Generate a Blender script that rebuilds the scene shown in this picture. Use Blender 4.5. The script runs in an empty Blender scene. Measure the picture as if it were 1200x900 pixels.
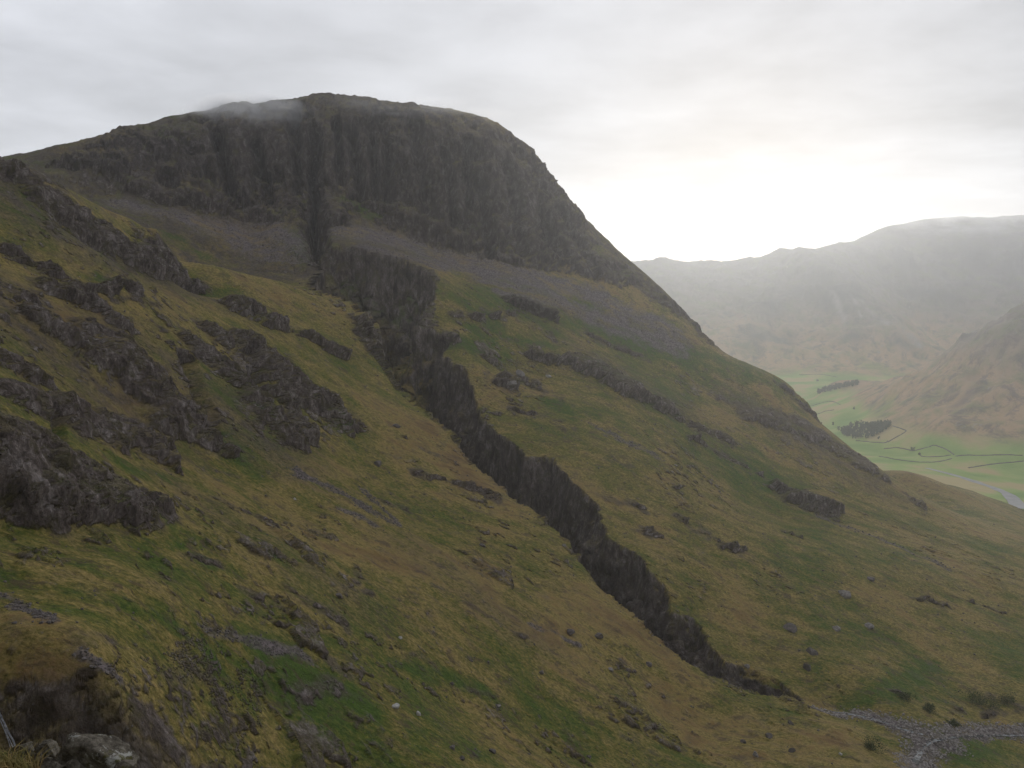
import bpy, bmesh, math, random
import numpy as np
from mathutils import Vector

rng = np.random.default_rng(7)
random.seed(7)
scene = bpy.context.scene

# ------------------------------------------------------------------ camera, sky, sun, exposure
CAM_Z = 480.0                       # metres above the valley floor
F = 1000.0 / 1200.0 * 36.0          # 30 mm on a 36 mm sensor
PITCH = math.radians(6.28)
cam_d = bpy.data.cameras.new("camera")
cam_d.lens = F
cam_d.sensor_width = 36.0
cam_d.clip_start = 0.2
cam_d.clip_end = 60000.0
cam = bpy.data.objects.new("camera", cam_d)
cam.location = (0, 0, CAM_Z)
cam.rotation_euler = (math.radians(90) - PITCH, 0, 0)
scene.collection.objects.link(cam)
scene.camera = cam

SUN_AZ = math.radians(14.5)         # clockwise from +Y
SUN_EL = math.radians(8.5)
SUN = Vector((math.sin(SUN_AZ) * math.cos(SUN_EL), math.cos(SUN_AZ) * math.cos(SUN_EL), math.sin(SUN_EL)))

world = bpy.data.worlds.new("World")
scene.world = world
world.use_nodes = True
nt = world.node_tree
nt.nodes.clear()


def N(tree, kind, **kw):
    n = tree.nodes.new(kind)
    for k, v in kw.items():
        if k == "inp":
            for kk, vv in v.items():
                n.inputs[kk].default_value = vv
        else:
            setattr(n, k, v)
    return n


def L(tree, a, b):
    tree.links.new(a, b)


def math_node(tree, op, a, b=None, clamp=False):
    n = tree.nodes.new("ShaderNodeMath")
    n.operation = op
    n.use_clamp = clamp
    for i, v in enumerate((a, b)):
        if v is None:
            continue
        if isinstance(v, (int, float)):
            n.inputs[i].default_value = v
        else:
            tree.links.new(v, n.inputs[i])
    return n.outputs[0]


def ramp(tree, fac, stops):
    n = tree.nodes.new("ShaderNodeValToRGB")
    el = n.color_ramp.elements
    while len(el) > len(stops):
        el.remove(el[-1])
    while len(el) < len(stops):
        el.new(0.5)
    for e, (p, c) in zip(el, stops):
        e.position = p
        e.color = (c[0], c[1], c[2], 1) if not isinstance(c, (int, float)) else (c, c, c, 1)
    tree.links.new(fac, n.inputs[0])
    return n.outputs[0]


def mix(tree, fac, a, b, mode="MIX"):
    n = tree.nodes.new("ShaderNodeMix")
    n.data_type = "RGBA"
    n.blend_type = mode
    for s, v in ((0, fac), (6, a), (7, b)):
        if isinstance(v, (int, float)):
            n.inputs[s].default_value = v
        elif isinstance(v, tuple):
            n.inputs[s].default_value = (v[0], v[1], v[2], 1)
        else:
            tree.links.new(v, n.inputs[s])
    return n.outputs[2]


sky = N(nt, "ShaderNodeTexSky", sky_type="NISHITA", sun_disc=False)
sky.sun_elevation = SUN_EL
sky.sun_rotation = SUN_AZ
sky.altitude = 500
tc = N(nt, "ShaderNodeTexCoord")
sep = N(nt, "ShaderNodeSeparateXYZ")
L(nt, tc.outputs["Generated"], sep.inputs[0])
dz = math_node(nt, "ADD", math_node(nt, "MAXIMUM", sep.outputs[2], 0.0), 0.10)
comb = N(nt, "ShaderNodeCombineXYZ")
L(nt, math_node(nt, "DIVIDE", sep.outputs[0], dz), comb.inputs[0])
L(nt, math_node(nt, "DIVIDE", sep.outputs[1], dz), comb.inputs[1])
cl1 = N(nt, "ShaderNodeTexNoise", inp={"Scale": 0.55, "Detail": 5.0, "Roughness": 0.5, "Distortion": 0.3})
cl2 = N(nt, "ShaderNodeTexNoise", inp={"Scale": 1.7, "Detail": 6.0, "Roughness": 0.55, "Distortion": 0.2})
L(nt, comb.outputs[0], cl1.inputs["Vector"])
L(nt, comb.outputs[0], cl2.inputs["Vector"])
# the bright gap under the cloud deck, low round the hidden sun: wide in azimuth, narrow in height
GLOW = Vector((math.sin(math.radians(13.5)), math.cos(math.radians(13.5)), 0))
flat = N(nt, "ShaderNodeCombineXYZ")
L(nt, sep.outputs[0], flat.inputs[0])
L(nt, sep.outputs[1], flat.inputs[1])
fn = N(nt, "ShaderNodeVectorMath", operation="NORMALIZE")
L(nt, flat.outputs[0], fn.inputs[0])
dot = N(nt, "ShaderNodeVectorMath", operation="DOT_PRODUCT")
L(nt, fn.outputs[0], dot.inputs[0])
dot.inputs[1].default_value = GLOW
ca = math_node(nt, "MAXIMUM", dot.outputs["Value"], 0.0)
cloud_n = math_node(nt, "ADD", math_node(nt, "MULTIPLY", cl1.outputs["Fac"], 0.6),
                    math_node(nt, "MULTIPLY", cl2.outputs["Fac"], 0.4))
lift = math_node(nt, "ADD", sep.outputs[2], math_node(nt, "MULTIPLY", math_node(nt, "SUBTRACT", cloud_n, 0.5), 0.40))
low = ramp(nt, lift, [(0.0, 1.0), (0.08, 0.85), (0.112, 0.13), (0.15, 0.03), (0.24, 0.0)])
wide = math_node(nt, "MULTIPLY", math_node(nt, "POWER", ca, 5.0), 0.1)
tight = math_node(nt, "POWER", ca, 75.0)
g = math_node(nt, "MULTIPLY", low, math_node(nt, "ADD", math_node(nt, "MULTIPLY", tight, 4.6), wide))
# a bank of thicker cloud hanging in the right half of the gap
bank = math_node(nt, "ADD", sep.outputs[2], math_node(nt, "MULTIPLY", math_node(nt, "SUBTRACT", cl2.outputs["Fac"], 0.5), 0.10))
bank = ramp(nt, bank, [(0.066, 0.0), (0.088, 1.0), (0.125, 1.0), (0.160, 0.0)])
bank = math_node(nt, "MULTIPLY", bank, ramp(nt, sep.outputs[0], [(0.10, 0.0), (0.21, 0.85)]))
g = math_node(nt, "MULTIPLY", g, math_node(nt, "SUBTRACT", 1.0, bank))
cloud_v = ramp(nt, cloud_n, [(0.36, 0.72), (0.45, 0.89), (0.54, 1.05), (0.66, 1.24)])
# an overcast sky, brighter towards the hidden sun and duller behind the viewpoint
toward = math_node(nt, "MULTIPLY", math_node(nt, "ADD", dot.outputs["Value"], 1.0), 0.5)
base_col = ramp(nt, toward, [(0.0, (0.34, 0.347, 0.37)), (0.5, (0.56, 0.57, 0.605)), (0.80, (0.72, 0.738, 0.795)), (1.0, (0.56, 0.57, 0.605))])
base_col = mix(nt, 1.0, base_col, (10.0, 10.0, 10.0), "MULTIPLY")
base_col = mix(nt, 1.0, base_col, cloud_v, "MULTIPLY")
gmul = N(nt, "ShaderNodeVectorMath", operation="SCALE")
gmul.inputs[0].default_value = (1.0, 0.985, 0.96)
L(nt, g, gmul.inputs["Scale"])
addc = N(nt, "ShaderNodeVectorMath", operation="ADD")
L(nt, base_col, addc.inputs[0])
L(nt, gmul.outputs[0], addc.inputs[1])
final_sky = mix(nt, 0.94, sky.outputs[0], addc.outputs[0])
bg = N(nt, "ShaderNodeBackground", inp={"Strength": 0.1})
wout = N(nt, "ShaderNodeOutputWorld")
L(nt, final_sky, bg.inputs[0])
L(nt, bg.outputs[0], wout.inputs[0])

sun_d = bpy.data.lights.new("sun", "SUN")
sun_d.energy = 1.25
sun_d.angle = math.radians(12)
sun_d.color = (1.0, 0.95, 0.88)
sun_o = bpy.data.objects.new("sun", sun_d)
sun_o.rotation_euler = (-SUN).to_track_quat("-Z", "Y").to_euler()
sun_o.location = (0, 0, 3000)
scene.collection.objects.link(sun_o)

scene.view_settings.view_transform = "Standard"
scene.view_settings.look = "None"
scene.view_settings.exposure = 0.2
scene.view_settings.gamma = 1.0
scene.render.engine = "CYCLES"
scene.cycles.use_denoising = True
scene.cycles.max_bounces = 5
scene.cycles.diffuse_bounces = 2
scene.cycles.glossy_bounces = 1
scene.cycles.volume_bounces = 2
scene.cycles.use_adaptive_sampling = True
scene.cycles.adaptive_threshold = 0.015
scene.cycles.volume_max_steps = 128


# ------------------------------------------------------------------ helpers
def tag(o, label=None, cat=None, group=None, kind=None):
    if label:
        o["label"] = label
    if cat:
        o["category"] = cat
    if group:
        o["group"] = group
    if kind:
        o["kind"] = kind
    return o


def mesh_obj(name, verts, faces, mat, parent=None, smooth=True, attrs=None):
    """verts (n,3), faces (m,k) with constant k"""
    verts = np.ascontiguousarray(verts, dtype=np.float32)
    faces = np.ascontiguousarray(faces, dtype=np.int32)
    k = faces.shape[1]
    me = bpy.data.meshes.new(name)
    me.vertices.add(len(verts))
    me.vertices.foreach_set("co", verts.ravel())
    me.loops.add(faces.size)
    me.loops.foreach_set("vertex_index", faces.ravel())
    me.polygons.add(len(faces))
    me.polygons.foreach_set("loop_start", np.arange(0, faces.size, k, dtype=np.int32))
    me.polygons.foreach_set("use_smooth", np.full(len(faces), smooth, dtype=bool))
    me.update(calc_edges=True)
    if attrs:
        for an, av in attrs.items():
            a = me.attributes.new(an, "FLOAT", "POINT")
            a.data.foreach_set("value", np.ascontiguousarray(av, dtype=np.float32).ravel())
    me.materials.append(mat)
    o = bpy.data.objects.new(name, me)
    scene.collection.objects.link(o)
    if parent is not None:
        o.parent = parent
    return o


def empty(name, loc):
    o = bpy.data.objects.new(name, None)
    o.location = loc
    scene.collection.objects.link(o)
    return o


CT, ST = math.cos(PITCH), math.sin(PITCH)


def at(px, py, Y):
    """point of the place seen at photo pixel px,py, Y metres north of the viewpoint (z relative to it)"""
    r = (px - 600.0) / 1000.0
    u = (450.0 - py) / 1000.0
    y = CT + u * ST
    z = -ST + u * CT
    s = Y / y
    return (r * s, Y, z * s)


def atz(px, py, z):
    p = at(px, py, 1.0)
    k = z / p[2]
    return (p[0] * k, p[1] * k, z)


def smooth(a, b, x):
    t = np.clip((x - a) / (b - a), 0, 1)
    return t * t * (3 - 2 * t)


LAT = rng.random((64 * 64 * 64,), dtype=np.float32) * 2 - 1


def vnoise(x, y, z):
    xi, yi, zi = np.floor(x), np.floor(y), np.floor(z)
    fx, fy, fz = x - xi, y - yi, z - zi
    fx = fx * fx * fx * (fx * (fx * 6 - 15) + 10)
    fy = fy * fy * fy * (fy * (fy * 6 - 15) + 10)
    fz = fz * fz * fz * (fz * (fz * 6 - 15) + 10)
    xi = xi.astype(np.int32) & 63
    yi = yi.astype(np.int32) & 63
    zi = zi.astype(np.int32) & 63
    x1 = (xi + 1) & 63
    y0, y1 = yi << 6, ((yi + 1) & 63) << 6
    z0, z1 = zi << 12, ((zi + 1) & 63) << 12

    def lx(b):
        a = LAT[b + xi]
        return a + (LAT[b + x1] - a) * fx
    a = lx(y0 + z0)
    a += (lx(y1 + z0) - a) * fy
    c = lx(y0 + z1)
    c += (lx(y1 + z1) - c) * fy
    return a + (c - a) * fz


ROT = np.array([[0.36, 0.48, -0.8], [-0.8, 0.6, 0.0], [0.48, 0.64, 0.6]], dtype=np.float32)


def fbm(x, y, z, octv=4, gain=0.5, ridged=False):
    x, y, z = np.float32(x), np.float32(y), np.float32(z)
    out = 0
    amp = 1.0
    tot = 0
    for k in range(octv):
        n = vnoise(x + 17.3 * k, y - 9.1 * k, z + 3.7 * k)
        if ridged:
            n = 1 - 2 * np.abs(n)
        out = out + n * amp
        tot += amp
        amp *= gain
        x, y, z = (2.03 * (ROT[0, 0] * x + ROT[0, 1] * y + ROT[0, 2] * z),
                   2.03 * (ROT[1, 0] * x + ROT[1, 1] * y + ROT[1, 2] * z),
                   2.03 * (ROT[2, 0] * x + ROT[2, 1] * y + ROT[2, 2] * z))
    return (out / tot * 1.6).astype(np.float32)


def tps(pts, lam=1e-4, scale=400.0):
    P = np.array(pts, dtype=np.float64)
    xy = P[:, :2] / scale
    n = len(P)
    d2 = ((xy[:, None] - xy[None]) ** 2).sum(-1)
    K = 0.5 * d2 * np.log(d2 + 1e-12)
    K[np.arange(n), np.arange(n)] = lam
    A = np.zeros((n + 3, n + 3))
    A[:n, :n] = K
    A[:n, n] = 1
    A[:n, n + 1:] = xy
    A[n, :n] = 1
    A[n + 1:, :n] = xy.T
    b = np.zeros(n + 3)
    b[:n] = P[:, 2]
    w = np.linalg.solve(A, b)

    def f(x, y):
        sh = np.shape(x)
        x = (np.asarray(x, dtype=np.float32) / scale).ravel()
        y = (np.asarray(y, dtype=np.float32) / scale).ravel()
        o = (w[n] + w[n + 1] * x + w[n + 2] * y).astype(np.float32)
        for k in range(n):
            d = (x - np.float32(xy[k, 0])) ** 2 + (y - np.float32(xy[k, 1])) ** 2
            o += np.float32(0.5 * w[k]) * d * np.log(d + np.float32(1e-12))
        return o.reshape(sh)
    return f


# ------------------------------------------------------------------ terrain: control points (pixel, pixel, metres north)
NEAR_RIM = [(360, 338, 775), (385, 346, 768), (410, 357, 755), (433, 383, 738), (440, 417, 705), (467, 457, 665), (523, 503, 620),
            (550, 543, 590), (600, 583, 560), (653, 626, 525), (700, 683, 485), (733, 713, 470), (753, 733, 460),
            (797, 773, 447), (847, 802, 442), (887, 815, 443), (940, 825, 450)]
FAR_RIM = [(365, 305, 850), (390, 287, 880), (450, 297, 870), (505, 322, 850), (512, 362, 815), (490, 388, 785),
           (533, 397, 780), (512, 423, 755), (540, 430, 745), (552, 447, 730), (573, 503, 680), (600, 510, 670),
           (617, 533, 650), (653, 532, 655), (657, 550, 635), (683, 570, 615), (700, 603, 585), (733, 643, 555),
           (753, 650, 550), (777, 683, 530), (800, 718, 512), (833, 757, 490), (860, 783, 477), (910, 797, 475),
           (950, 823, 460)]
SKYLINE = [(-100, 205, 880), (0, 187, 920), (40, 177, 940), (80, 168, 960), (120, 158, 980), (160, 146, 1000), (200, 137, 1015),
           (250, 129, 1035), (300, 122, 1050), (340, 117, 1060), (385, 115, 1070), (430, 121, 1080), (480, 125, 1090), (520, 130, 1095),
           (560, 140, 1105), (590, 157, 1110), (620, 183, 1120), (640, 206, 1125), (680, 250, 1130), (720, 288, 1130), (760, 327, 1120),
           (800, 366, 1100), (830, 400, 1075), (870, 425, 1055), (930, 455, 1030), (945, 480, 1010), (985, 515, 1000), (1030, 550, 985)]
near = [(-200, 100, 480), (0, 192, 520), (60, 215, 560), (120, 247, 600), (180, 285, 640), (250, 312, 690), (330, 332, 735),
        (0, 600, 228), (0, 510, 250), (0, 400, 340), (0, 300, 430), (100, 400, 400), (200, 400, 480), (200, 500, 400), (300, 450, 520),
        (300, 520, 440), (300, 600, 350), (400, 500, 540), (400, 430, 640), (400, 600, 420), (500, 600, 490), (500, 700, 360),
        (600, 700, 410), (700, 800, 380), (300, 700, 270), (200, 700, 220), (100, 700, 192), (0, 700, 180), (100, 600, 250), (200, 600, 290),
        (500, 890, 240), (300, 890, 195), (700, 890, 320), (900, 890, 372), (1010, 860, 415), (300, 800, 225), (400, 800, 255), (500, 800, 295),
        (600, 800, 338), (800, 840, 400), (200, 800, 185), (400, 700, 310),
        (0, 745, 164), (60, 757, 163), (120, 792, 162), (0, 860, 152), (60, 882, 152), (130, 894, 155), (200, 895, 168), (-120, 720, 165), (-120, 860, 145),
        (200, 340, 640), (100, 300, 530),
        (-100, 160, 500), (-100, 168, 540), (-100, 195, 600), (0, 200, 560), (0, 225, 610), (60, 222, 600), (60, 245, 645), (120, 254, 640), (120, 275, 690), (180, 292, 680), (180, 310, 725), (250, 319, 730), (250, 334, 765),
        (0, 255, 680), (60, 268, 710), (120, 292, 745), (330, 342, 765), (0, 240, 480), (60, 262, 500), (120, 300, 520), (180, 335, 560), (250, 350, 630), (330, 362, 690)]
near += NEAR_RIM + FAR_RIM + SKYLINE
# crag foot, scree and the far side of the gill
near += [(430, 240, 980), (480, 262, 985), (540, 285, 990), (600, 305, 990), (660, 330, 1000), (720, 345, 1020), (300, 240, 960), (200, 230, 930), (100, 222, 890),
         (0, 215, 850), (-100, 240, 800), (340, 260, 930), (430, 280, 920), (520, 318, 895), (600, 350, 915), (600, 390, 850), (700, 400, 930), (720, 440, 850), (660, 360, 950),
         (250, 280, 875), (300, 290, 880), (340, 310, 845), (200, 262, 870), (100, 240, 840), (150, 262, 830),
         (400, 180, 1020), (500, 190, 1035), (580, 220, 1050), (640, 270, 1070), (300, 175, 1000), (200, 180, 970),
         (600, 440, 790), (650, 470, 745), (700, 500, 720), (760, 540, 685), (800, 600, 635), (850, 650, 600), (900, 700, 565), (950, 760, 515), (1000, 780, 500),
         (1000, 690, 610), (1000, 640, 690), (900, 600, 745), (900, 520, 880), (800, 500, 820), (800, 430, 960), (860, 470, 940), (950, 560, 850), (1000, 590, 820),
         (1100, 720, 620), (1100, 790, 530), (1100, 640, 770), (1060, 590, 880), (1100, 590, 950), (1200, 780, 565), (1200, 820, 520), (1200, 700, 690), (1200, 640, 850), (1200, 615, 1150), (1200, 600, 1450),
         (1150, 600, 1050), (1150, 580, 1500), (1100, 566, 1350), (1060, 556, 1150),
         (990, 835, 455), (1040, 845, 445), (1085, 856, 440), (1140, 858, 458), (1200, 860, 478), (1300, 870, 480), (1080, 890, 412), (1120, 895, 415), (1200, 892, 440), (1300, 900, 440), (1400, 800, 600)]
near_pts = [at(*p) for p in near]
# the far side of the ridge falls to the valley
for (px, py, Y) in SKYLINE:
    x, y, z = at(px, py, Y)
    near_pts.append((x + 20, y + 110, z - 45 - 25 * (px > 600)))
    near_pts.append((x + 60, y + 420, z * 0.6 - 200))
near_pts += [atz(1190, 586, -468), atz(1100, 553, -478), atz(1060, 545, -479), atz(1150, 560, -479), atz(1200, 560, -478), atz(1300, 560, -470), atz(1300, 600, -440)]
# ground round and behind the viewpoint
near_pts += [(0, 30, -34), (-20, 90, -78), (60, 150, -130), (-60, 60, -52), (120, 250, -185), (200, 330, -222), (90, 60, -95), (0, 0, -4),
             (0, -60, 30), (0, -250, 190), (-200, -100, 140), (-300, 100, 110), (-450, 300, 150), (250, -150, 60), (300, 100, -150), (420, 250, -230), (500, 0, -150),
             (-300, -400, 330), (300, -500, 250), (600, 400, -262), (700, 800, -300)]
near_f = tps(near_pts, lam=3e-5)

far = [(680, 322, 6200), (730, 311, 6200), (760, 309, 6200), (800, 314, 6200), (850, 311, 6100), (900, 304, 6000), (950, 298, 5900), (975, 296, 5950),
       (1000, 284, 6200), (1020, 275, 6250), (1040, 266, 6300), (1060, 264, 6300), (1080, 263, 6300), (1120, 260, 6250), (1160, 261, 6250), (1200, 256, 6200), (1300, 250, 6200), (1400, 260, 6200),
       (965, 315, 5550), (990, 345, 5250), (1010, 365, 5100), (1045, 395, 4850), (1080, 418, 4680), (1095, 432, 4560),
       (930, 340, 5500), (930, 390, 5050), (930, 425, 4750), (870, 350, 5500), (870, 400, 5000), (870, 430, 4750), (800, 350, 5500), (800, 410, 4950), (740, 350, 5500), (740, 410, 5000),
       (990, 400, 4880), (1000, 430, 4600), (1040, 430, 4600),
       (1080, 380, 5500), (1100, 405, 5250), (1100, 350, 5700), (1150, 330, 5800), (1200, 330, 5600), (1150, 390, 5350), (1040, 330, 5850), (1100, 300, 6050), (1200, 290, 5950), (1130, 420, 5000), (1250, 350, 5500), (1350, 340, 5500),
       # spur on the right
       (1300, 310, 2800), (1250, 342, 2850), (1200, 371, 2900), (1150, 400, 2980), (1100, 429, 3080), (1050, 452, 3200), (1010, 468, 3350),
       (1200, 420, 2720), (1200, 470, 2560), (1200, 515, 2420), (1150, 450, 2760), (1150, 500, 2530), (1100, 470, 2800), (1100, 505, 2560), (1050, 490, 2800), (1300, 400, 2600), (1300, 480, 2420)]
far_pts = [at(*p) for p in far]
for (px, py, Y) in [(1300, 310, 2800), (1200, 371, 2900), (1100, 429, 3080), (1050, 452, 3200)]:
    x, y, z = at(px, py, Y)
    far_pts.append((x, y + 250, z * 0.6 - 195))
    far_pts.append((x, y + 700, z * 0.2 - 365))
for (px, py) in [(1190, 586), (1100, 553), (1040, 535), (1010, 512), (985, 485), (975, 470), (1060, 545), (1200, 545), (1140, 540), (1080, 525), (1030, 515), (1000, 490), (960, 462), (1300, 560)]:
    far_pts.append(atz(px, py, -478.0))
for (px, py) in [(950, 445), (980, 450), (1010, 455), (900, 450), (850, 455), (1040, 445)]:
    far_pts.append(atz(px, py, -465.0))
far_pts += [(x, y, -476) for x in (-1500, -800, -200, 400) for y in (1800, 2800, 3900)]
for (px, py, Y) in far[:18]:
    x, y, z = at(px, py, Y)
    far_pts.append((x * 1.1, y + 700, z - 150))
far_pts += [(-2500, 5000, -100), (-2500, 3000, -200), (5500, 4500, 100), (4500, 2500, 200), (3000, 1800, 0)]
far_f = tps(far_pts, lam=1e-4, scale=2000.0)

# polar sheet: azimuth columns fine inside the view, coarse outside
az_in = np.linspace(-36.5, 36.5, 1120)
az_out = np.concatenate([np.linspace(37.2, 322.8, 150)])
r_rows = np.concatenate([np.geomspace(3.0, 105, 90, endpoint=False), np.geomspace(105, 440, 600, endpoint=False), np.geomspace(440, 900, 640, endpoint=False), np.geomspace(900, 1250, 145, endpoint=False),
                         np.geomspace(1250, 1700, 70, endpoint=False), np.geomspace(1700, 7600, 420)])


def polyline_dist(x, y, pl):
    d = np.full(x.shape, 1e9, dtype=np.float32)
    for (ax, ay), (bx, by) in zip(pl[:-1], pl[1:]):
        vx, vy = bx - ax, by - ay
        t = np.clip(((x - ax) * vx + (y - ay) * vy) / (vx * vx + vy * vy), 0, 1)
        d = np.minimum(d, np.hypot(x - ax - t * vx, y - ay - t * vy))
    return d


def in_poly(x, y, poly):
    c = np.zeros(x.shape, dtype=bool)
    for (x0, y0), (x1, y1) in zip(poly, poly[1:] + poly[:1]):
        if y0 == y1:
            continue
        k = ((y0 > y) != (y1 > y)) & (x < (x1 - x0) * (y - y0) / (y1 - y0) + x0)
        c ^= k
    return c


nr = [at(*p)[:2] for p in NEAR_RIM]
fr = [at(*p)[:2] for p in FAR_RIM]
rav_poly = nr + fr[::-1]
FLOOR_X = np.array([-200, -150, -110, -60, 0, 50, 100, 150, 175])
FLOOR_Z = np.array([-25, -85, -140, -180, -212, -226, -234, -236, -239])


def height(x, y):
    r = np.hypot(x, y)
    h = np.zeros(x.shape, dtype=np.float32)
    w = smooth(1650, 2150, r)
    m = w < 1
    h[m] = near_f(x[m], y[m]) * (1 - w[m])
    m = w > 0
    h[m] += far_f(x[m], y[m]) * w[m]
    # the gill: vertical-walled cut between its two rims
    m = (x > -260) & (x < 220) & (y > 380) & (y < 920)
    xs, ys = x[m], y[m]
    wob = fbm(xs / 24, ys / 24, xs * 0 + 3.3, 4, 0.55) * 7.0
    wob2 = fbm(xs / 24, ys / 24, xs * 0 + 8.8, 4, 0.55) * 7.0
    u0 = polyline_dist(xs, ys, nr)
    u0 = smooth(0.25, 0.75, u0 / (u0 + polyline_dist(xs, ys, fr) + 1e-6))
    xw, yw = xs + wob * (0.3 + 0.9 * u0), ys + wob2 * (0.3 + 0.9 * u0)
    ins = in_poly(xw, yw, rav_poly)
    dn = polyline_dist(xw, yw, nr)
    df = polyline_dist(xw, yw, fr)
    u = dn / (dn + df + 1e-6)
    # shape of the cut: near wall, floor, tall far wall
    k = np.interp(u, [0, 0.10, 0.30, 0.52, 0.62, 0.76, 0.88, 0.95, 1.0], [0, 0.5, 1.0, 1.0, 0.88, 0.66, 0.42, 0.20, 0.0])
    ku = np.interp(u, [0, 0.10, 0.30, 0.40, 0.60, 0.84, 0.93, 1.0], [0, 0.5, 1.0, 1.0, 0.78, 0.50, 0.36, 0.0])
    wu = smooth(-62, -88, xs)
    led = fbm(xs / 15, ys / 15, h[m] / 15, 4, 0.55) * 0.17 * smooth(0.45, 0.6, u) * smooth(1.0, 0.9, u)
    k = np.clip(k * (1 - wu) + ku * wu + led, 0, 1)
    fl = np.interp(xs, FLOOR_X, FLOOR_Z)
    hh = h[m]
    depth = np.maximum(hh - fl, 0) * k
    hh = np.where(ins, hh - depth, hh)
    h[m] = hh
    gu = np.zeros(x.shape, dtype=np.float32)
    gu[m] = np.where(ins & (depth > 4), u, 0)
    return h, gu


A, R = np.meshgrid(np.radians(az_in), r_rows)
X0 = (np.sin(A) * R).astype(np.float32)
Y0 = (np.cos(A) * R).astype(np.float32)
H0, GU = height(X0, Y0)


class Column:
    """first ground met along a line of sight, by marching out over the sheet"""

    def __init__(self, P):
        self.P = P
        self.el = P[:, :, 2] / np.hypot(P[:, :, 0], P[:, :, 1])

    def hit(self, px, py):
        x, y, z = at(px, py, 1.0)
        a = math.degrees(math.atan2(x, y))
        j = int(round((a + 36.5) / 73.0 * (len(az_in) - 1)))
        j = min(max(j, 0), len(az_in) - 1)
        t = z / math.hypot(x, y)
        k = np.nonzero(self.el[20:, j] >= t)[0]
        if len(k) == 0:
            return None
        return self.P[k[0] + 20, j]


P = np.stack([X0, Y0, H0], -1)
COL0 = Column(P)


def grid_normals(P):
    du = np.gradient(P, axis=1)
    dv = np.gradient(P, axis=0)
    n = np.cross(du, dv)
    n /= np.linalg.norm(n, axis=-1, keepdims=True) + 1e-9
    return n


# crags, scree and greener turf: strokes (pixel, pixel, pixel, pixel, radius in pixels[, strength])
CRAGS = [
    (0, 425, 60, 452, 12), (120, 485, 200, 525, 13), (245, 385, 300, 425, 9), (325, 470, 362, 522, 10), (90, 330, 165, 352, 9), (0, 335, 60, 352, 9), (150, 355, 230, 400, 8, 0.8), (440, 640, 520, 690, 6, 0.8),
    (560, 415, 660, 470, 8, 0.8), (770, 480, 860, 520, 10, 0.8), (840, 470, 900, 480, 8, 0.8), (660, 500, 740, 545, 6, 0.7), (960, 510, 1010, 540, 10),
    (5, 205, 40, 225, 9), (45, 235, 92, 262, 12), (100, 270, 200, 325, 13), (200, 325, 230, 340, 9), (0, 285, 65, 312, 10), (65, 335, 135, 378, 12),
    (277, 362, 320, 382, 10), (320, 380, 350, 392, 5, 0.7), (353, 392, 395, 412, 9, 0.8), (420, 375, 437, 408, 9), (262, 318, 300, 334, 3, 0.6), (340, 360, 370, 370, 3, 0.6),
    (35, 365, 133, 432, 14), (133, 417, 205, 495, 22), (210, 500, 255, 525, 12), (0, 462, 60, 480, 18), (60, 480, 170, 522, 20),
    (0, 555, 60, 565, 38), (60, 560, 130, 590, 28), (130, 565, 180, 592, 14), (222, 410, 290, 465, 15), (290, 465, 345, 520, 15), (310, 425, 382, 480, 20),
    (205, 535, 280, 562, 8), (175, 565, 230, 590, 8), (255, 580, 315, 605, 8), (65, 617, 115, 627, 6), (355, 612, 380, 622, 8),
    (210, 655, 255, 662, 7), (180, 675, 212, 685, 8), (290, 690, 330, 707, 10), (350, 700, 405, 725, 10), (85, 737, 130, 745, 9), (140, 740, 218, 740, 7),
    (190, 793, 250, 790, 9), (352, 812, 400, 812, 10), (200, 760, 205, 766, 6), (160, 835, 205, 870, 11),
    (0, 795, 50, 800, 26, 0.8), (60, 805, 100, 835, 20, 0.8), (20, 850, 60, 865, 16, 0.8), (220, 892, 330, 897, 7),
    (415, 655, 415, 668, 8), (400, 680, 455, 687, 7), (530, 665, 600, 680, 8), (580, 645, 600, 655, 8), (520, 690, 600, 735, 7), (400, 710, 412, 740, 8),
    (408, 785, 412, 795, 10), (550, 806, 575, 812, 6), (655, 741, 668, 747, 5), (485, 763, 500, 768, 5), (490, 552, 578, 582, 9), (455, 588, 470, 592, 8),
    (467, 507, 513, 525, 5), (440, 640, 460, 652, 6), (620, 700, 640, 708, 4),
    (533, 370, 600, 370, 7), (597, 355, 650, 374, 9), (640, 391, 645, 396, 5), (490, 397, 530, 402, 10), (620, 415, 685, 430, 10), (680, 430, 735, 460, 14),
    (735, 460, 775, 478, 13), (690, 392, 760, 422, 6), (580, 445, 602, 452, 9), (600, 477, 650, 490, 7), (700, 577, 765, 592, 6), (750, 617, 785, 635, 8),
    (875, 485, 945, 502, 14), (945, 508, 1030, 558, 10), (815, 520, 890, 555, 7), (920, 455, 955, 490, 8), (815, 385, 830, 402, 7), (925, 580, 970, 600, 14), (905, 570, 940, 590, 9),
    (800, 607, 860, 643, 8), (913, 623, 937, 633, 5), (1070, 585, 1082, 595, 6), (730, 540, 800, 570, 4), (1120, 700, 1170, 715, 3), (1060, 700, 1110, 712, 4),
    (185, 190, 300, 180, 26), (300, 190, 350, 200, 38), (325, 225, 345, 235, 9), (358, 240, 362, 290, 3), (382, 180, 382, 255, 10), (400, 175, 560, 200, 55), (470, 225, 600, 265, 36),
    (560, 180, 650, 270, 38), (620, 290, 720, 318, 20), (720, 315, 810, 378, 11), (90, 190, 170, 200, 9), (170, 225, 230, 235, 9), (60, 195, 80, 200, 6),
    (388, 295, 450, 312, 8), (450, 310, 505, 334, 9), (503, 340, 495, 380, 7), (1110, 825, 1190, 828, 7), (1050, 815, 1080, 825, 5),
]
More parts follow.
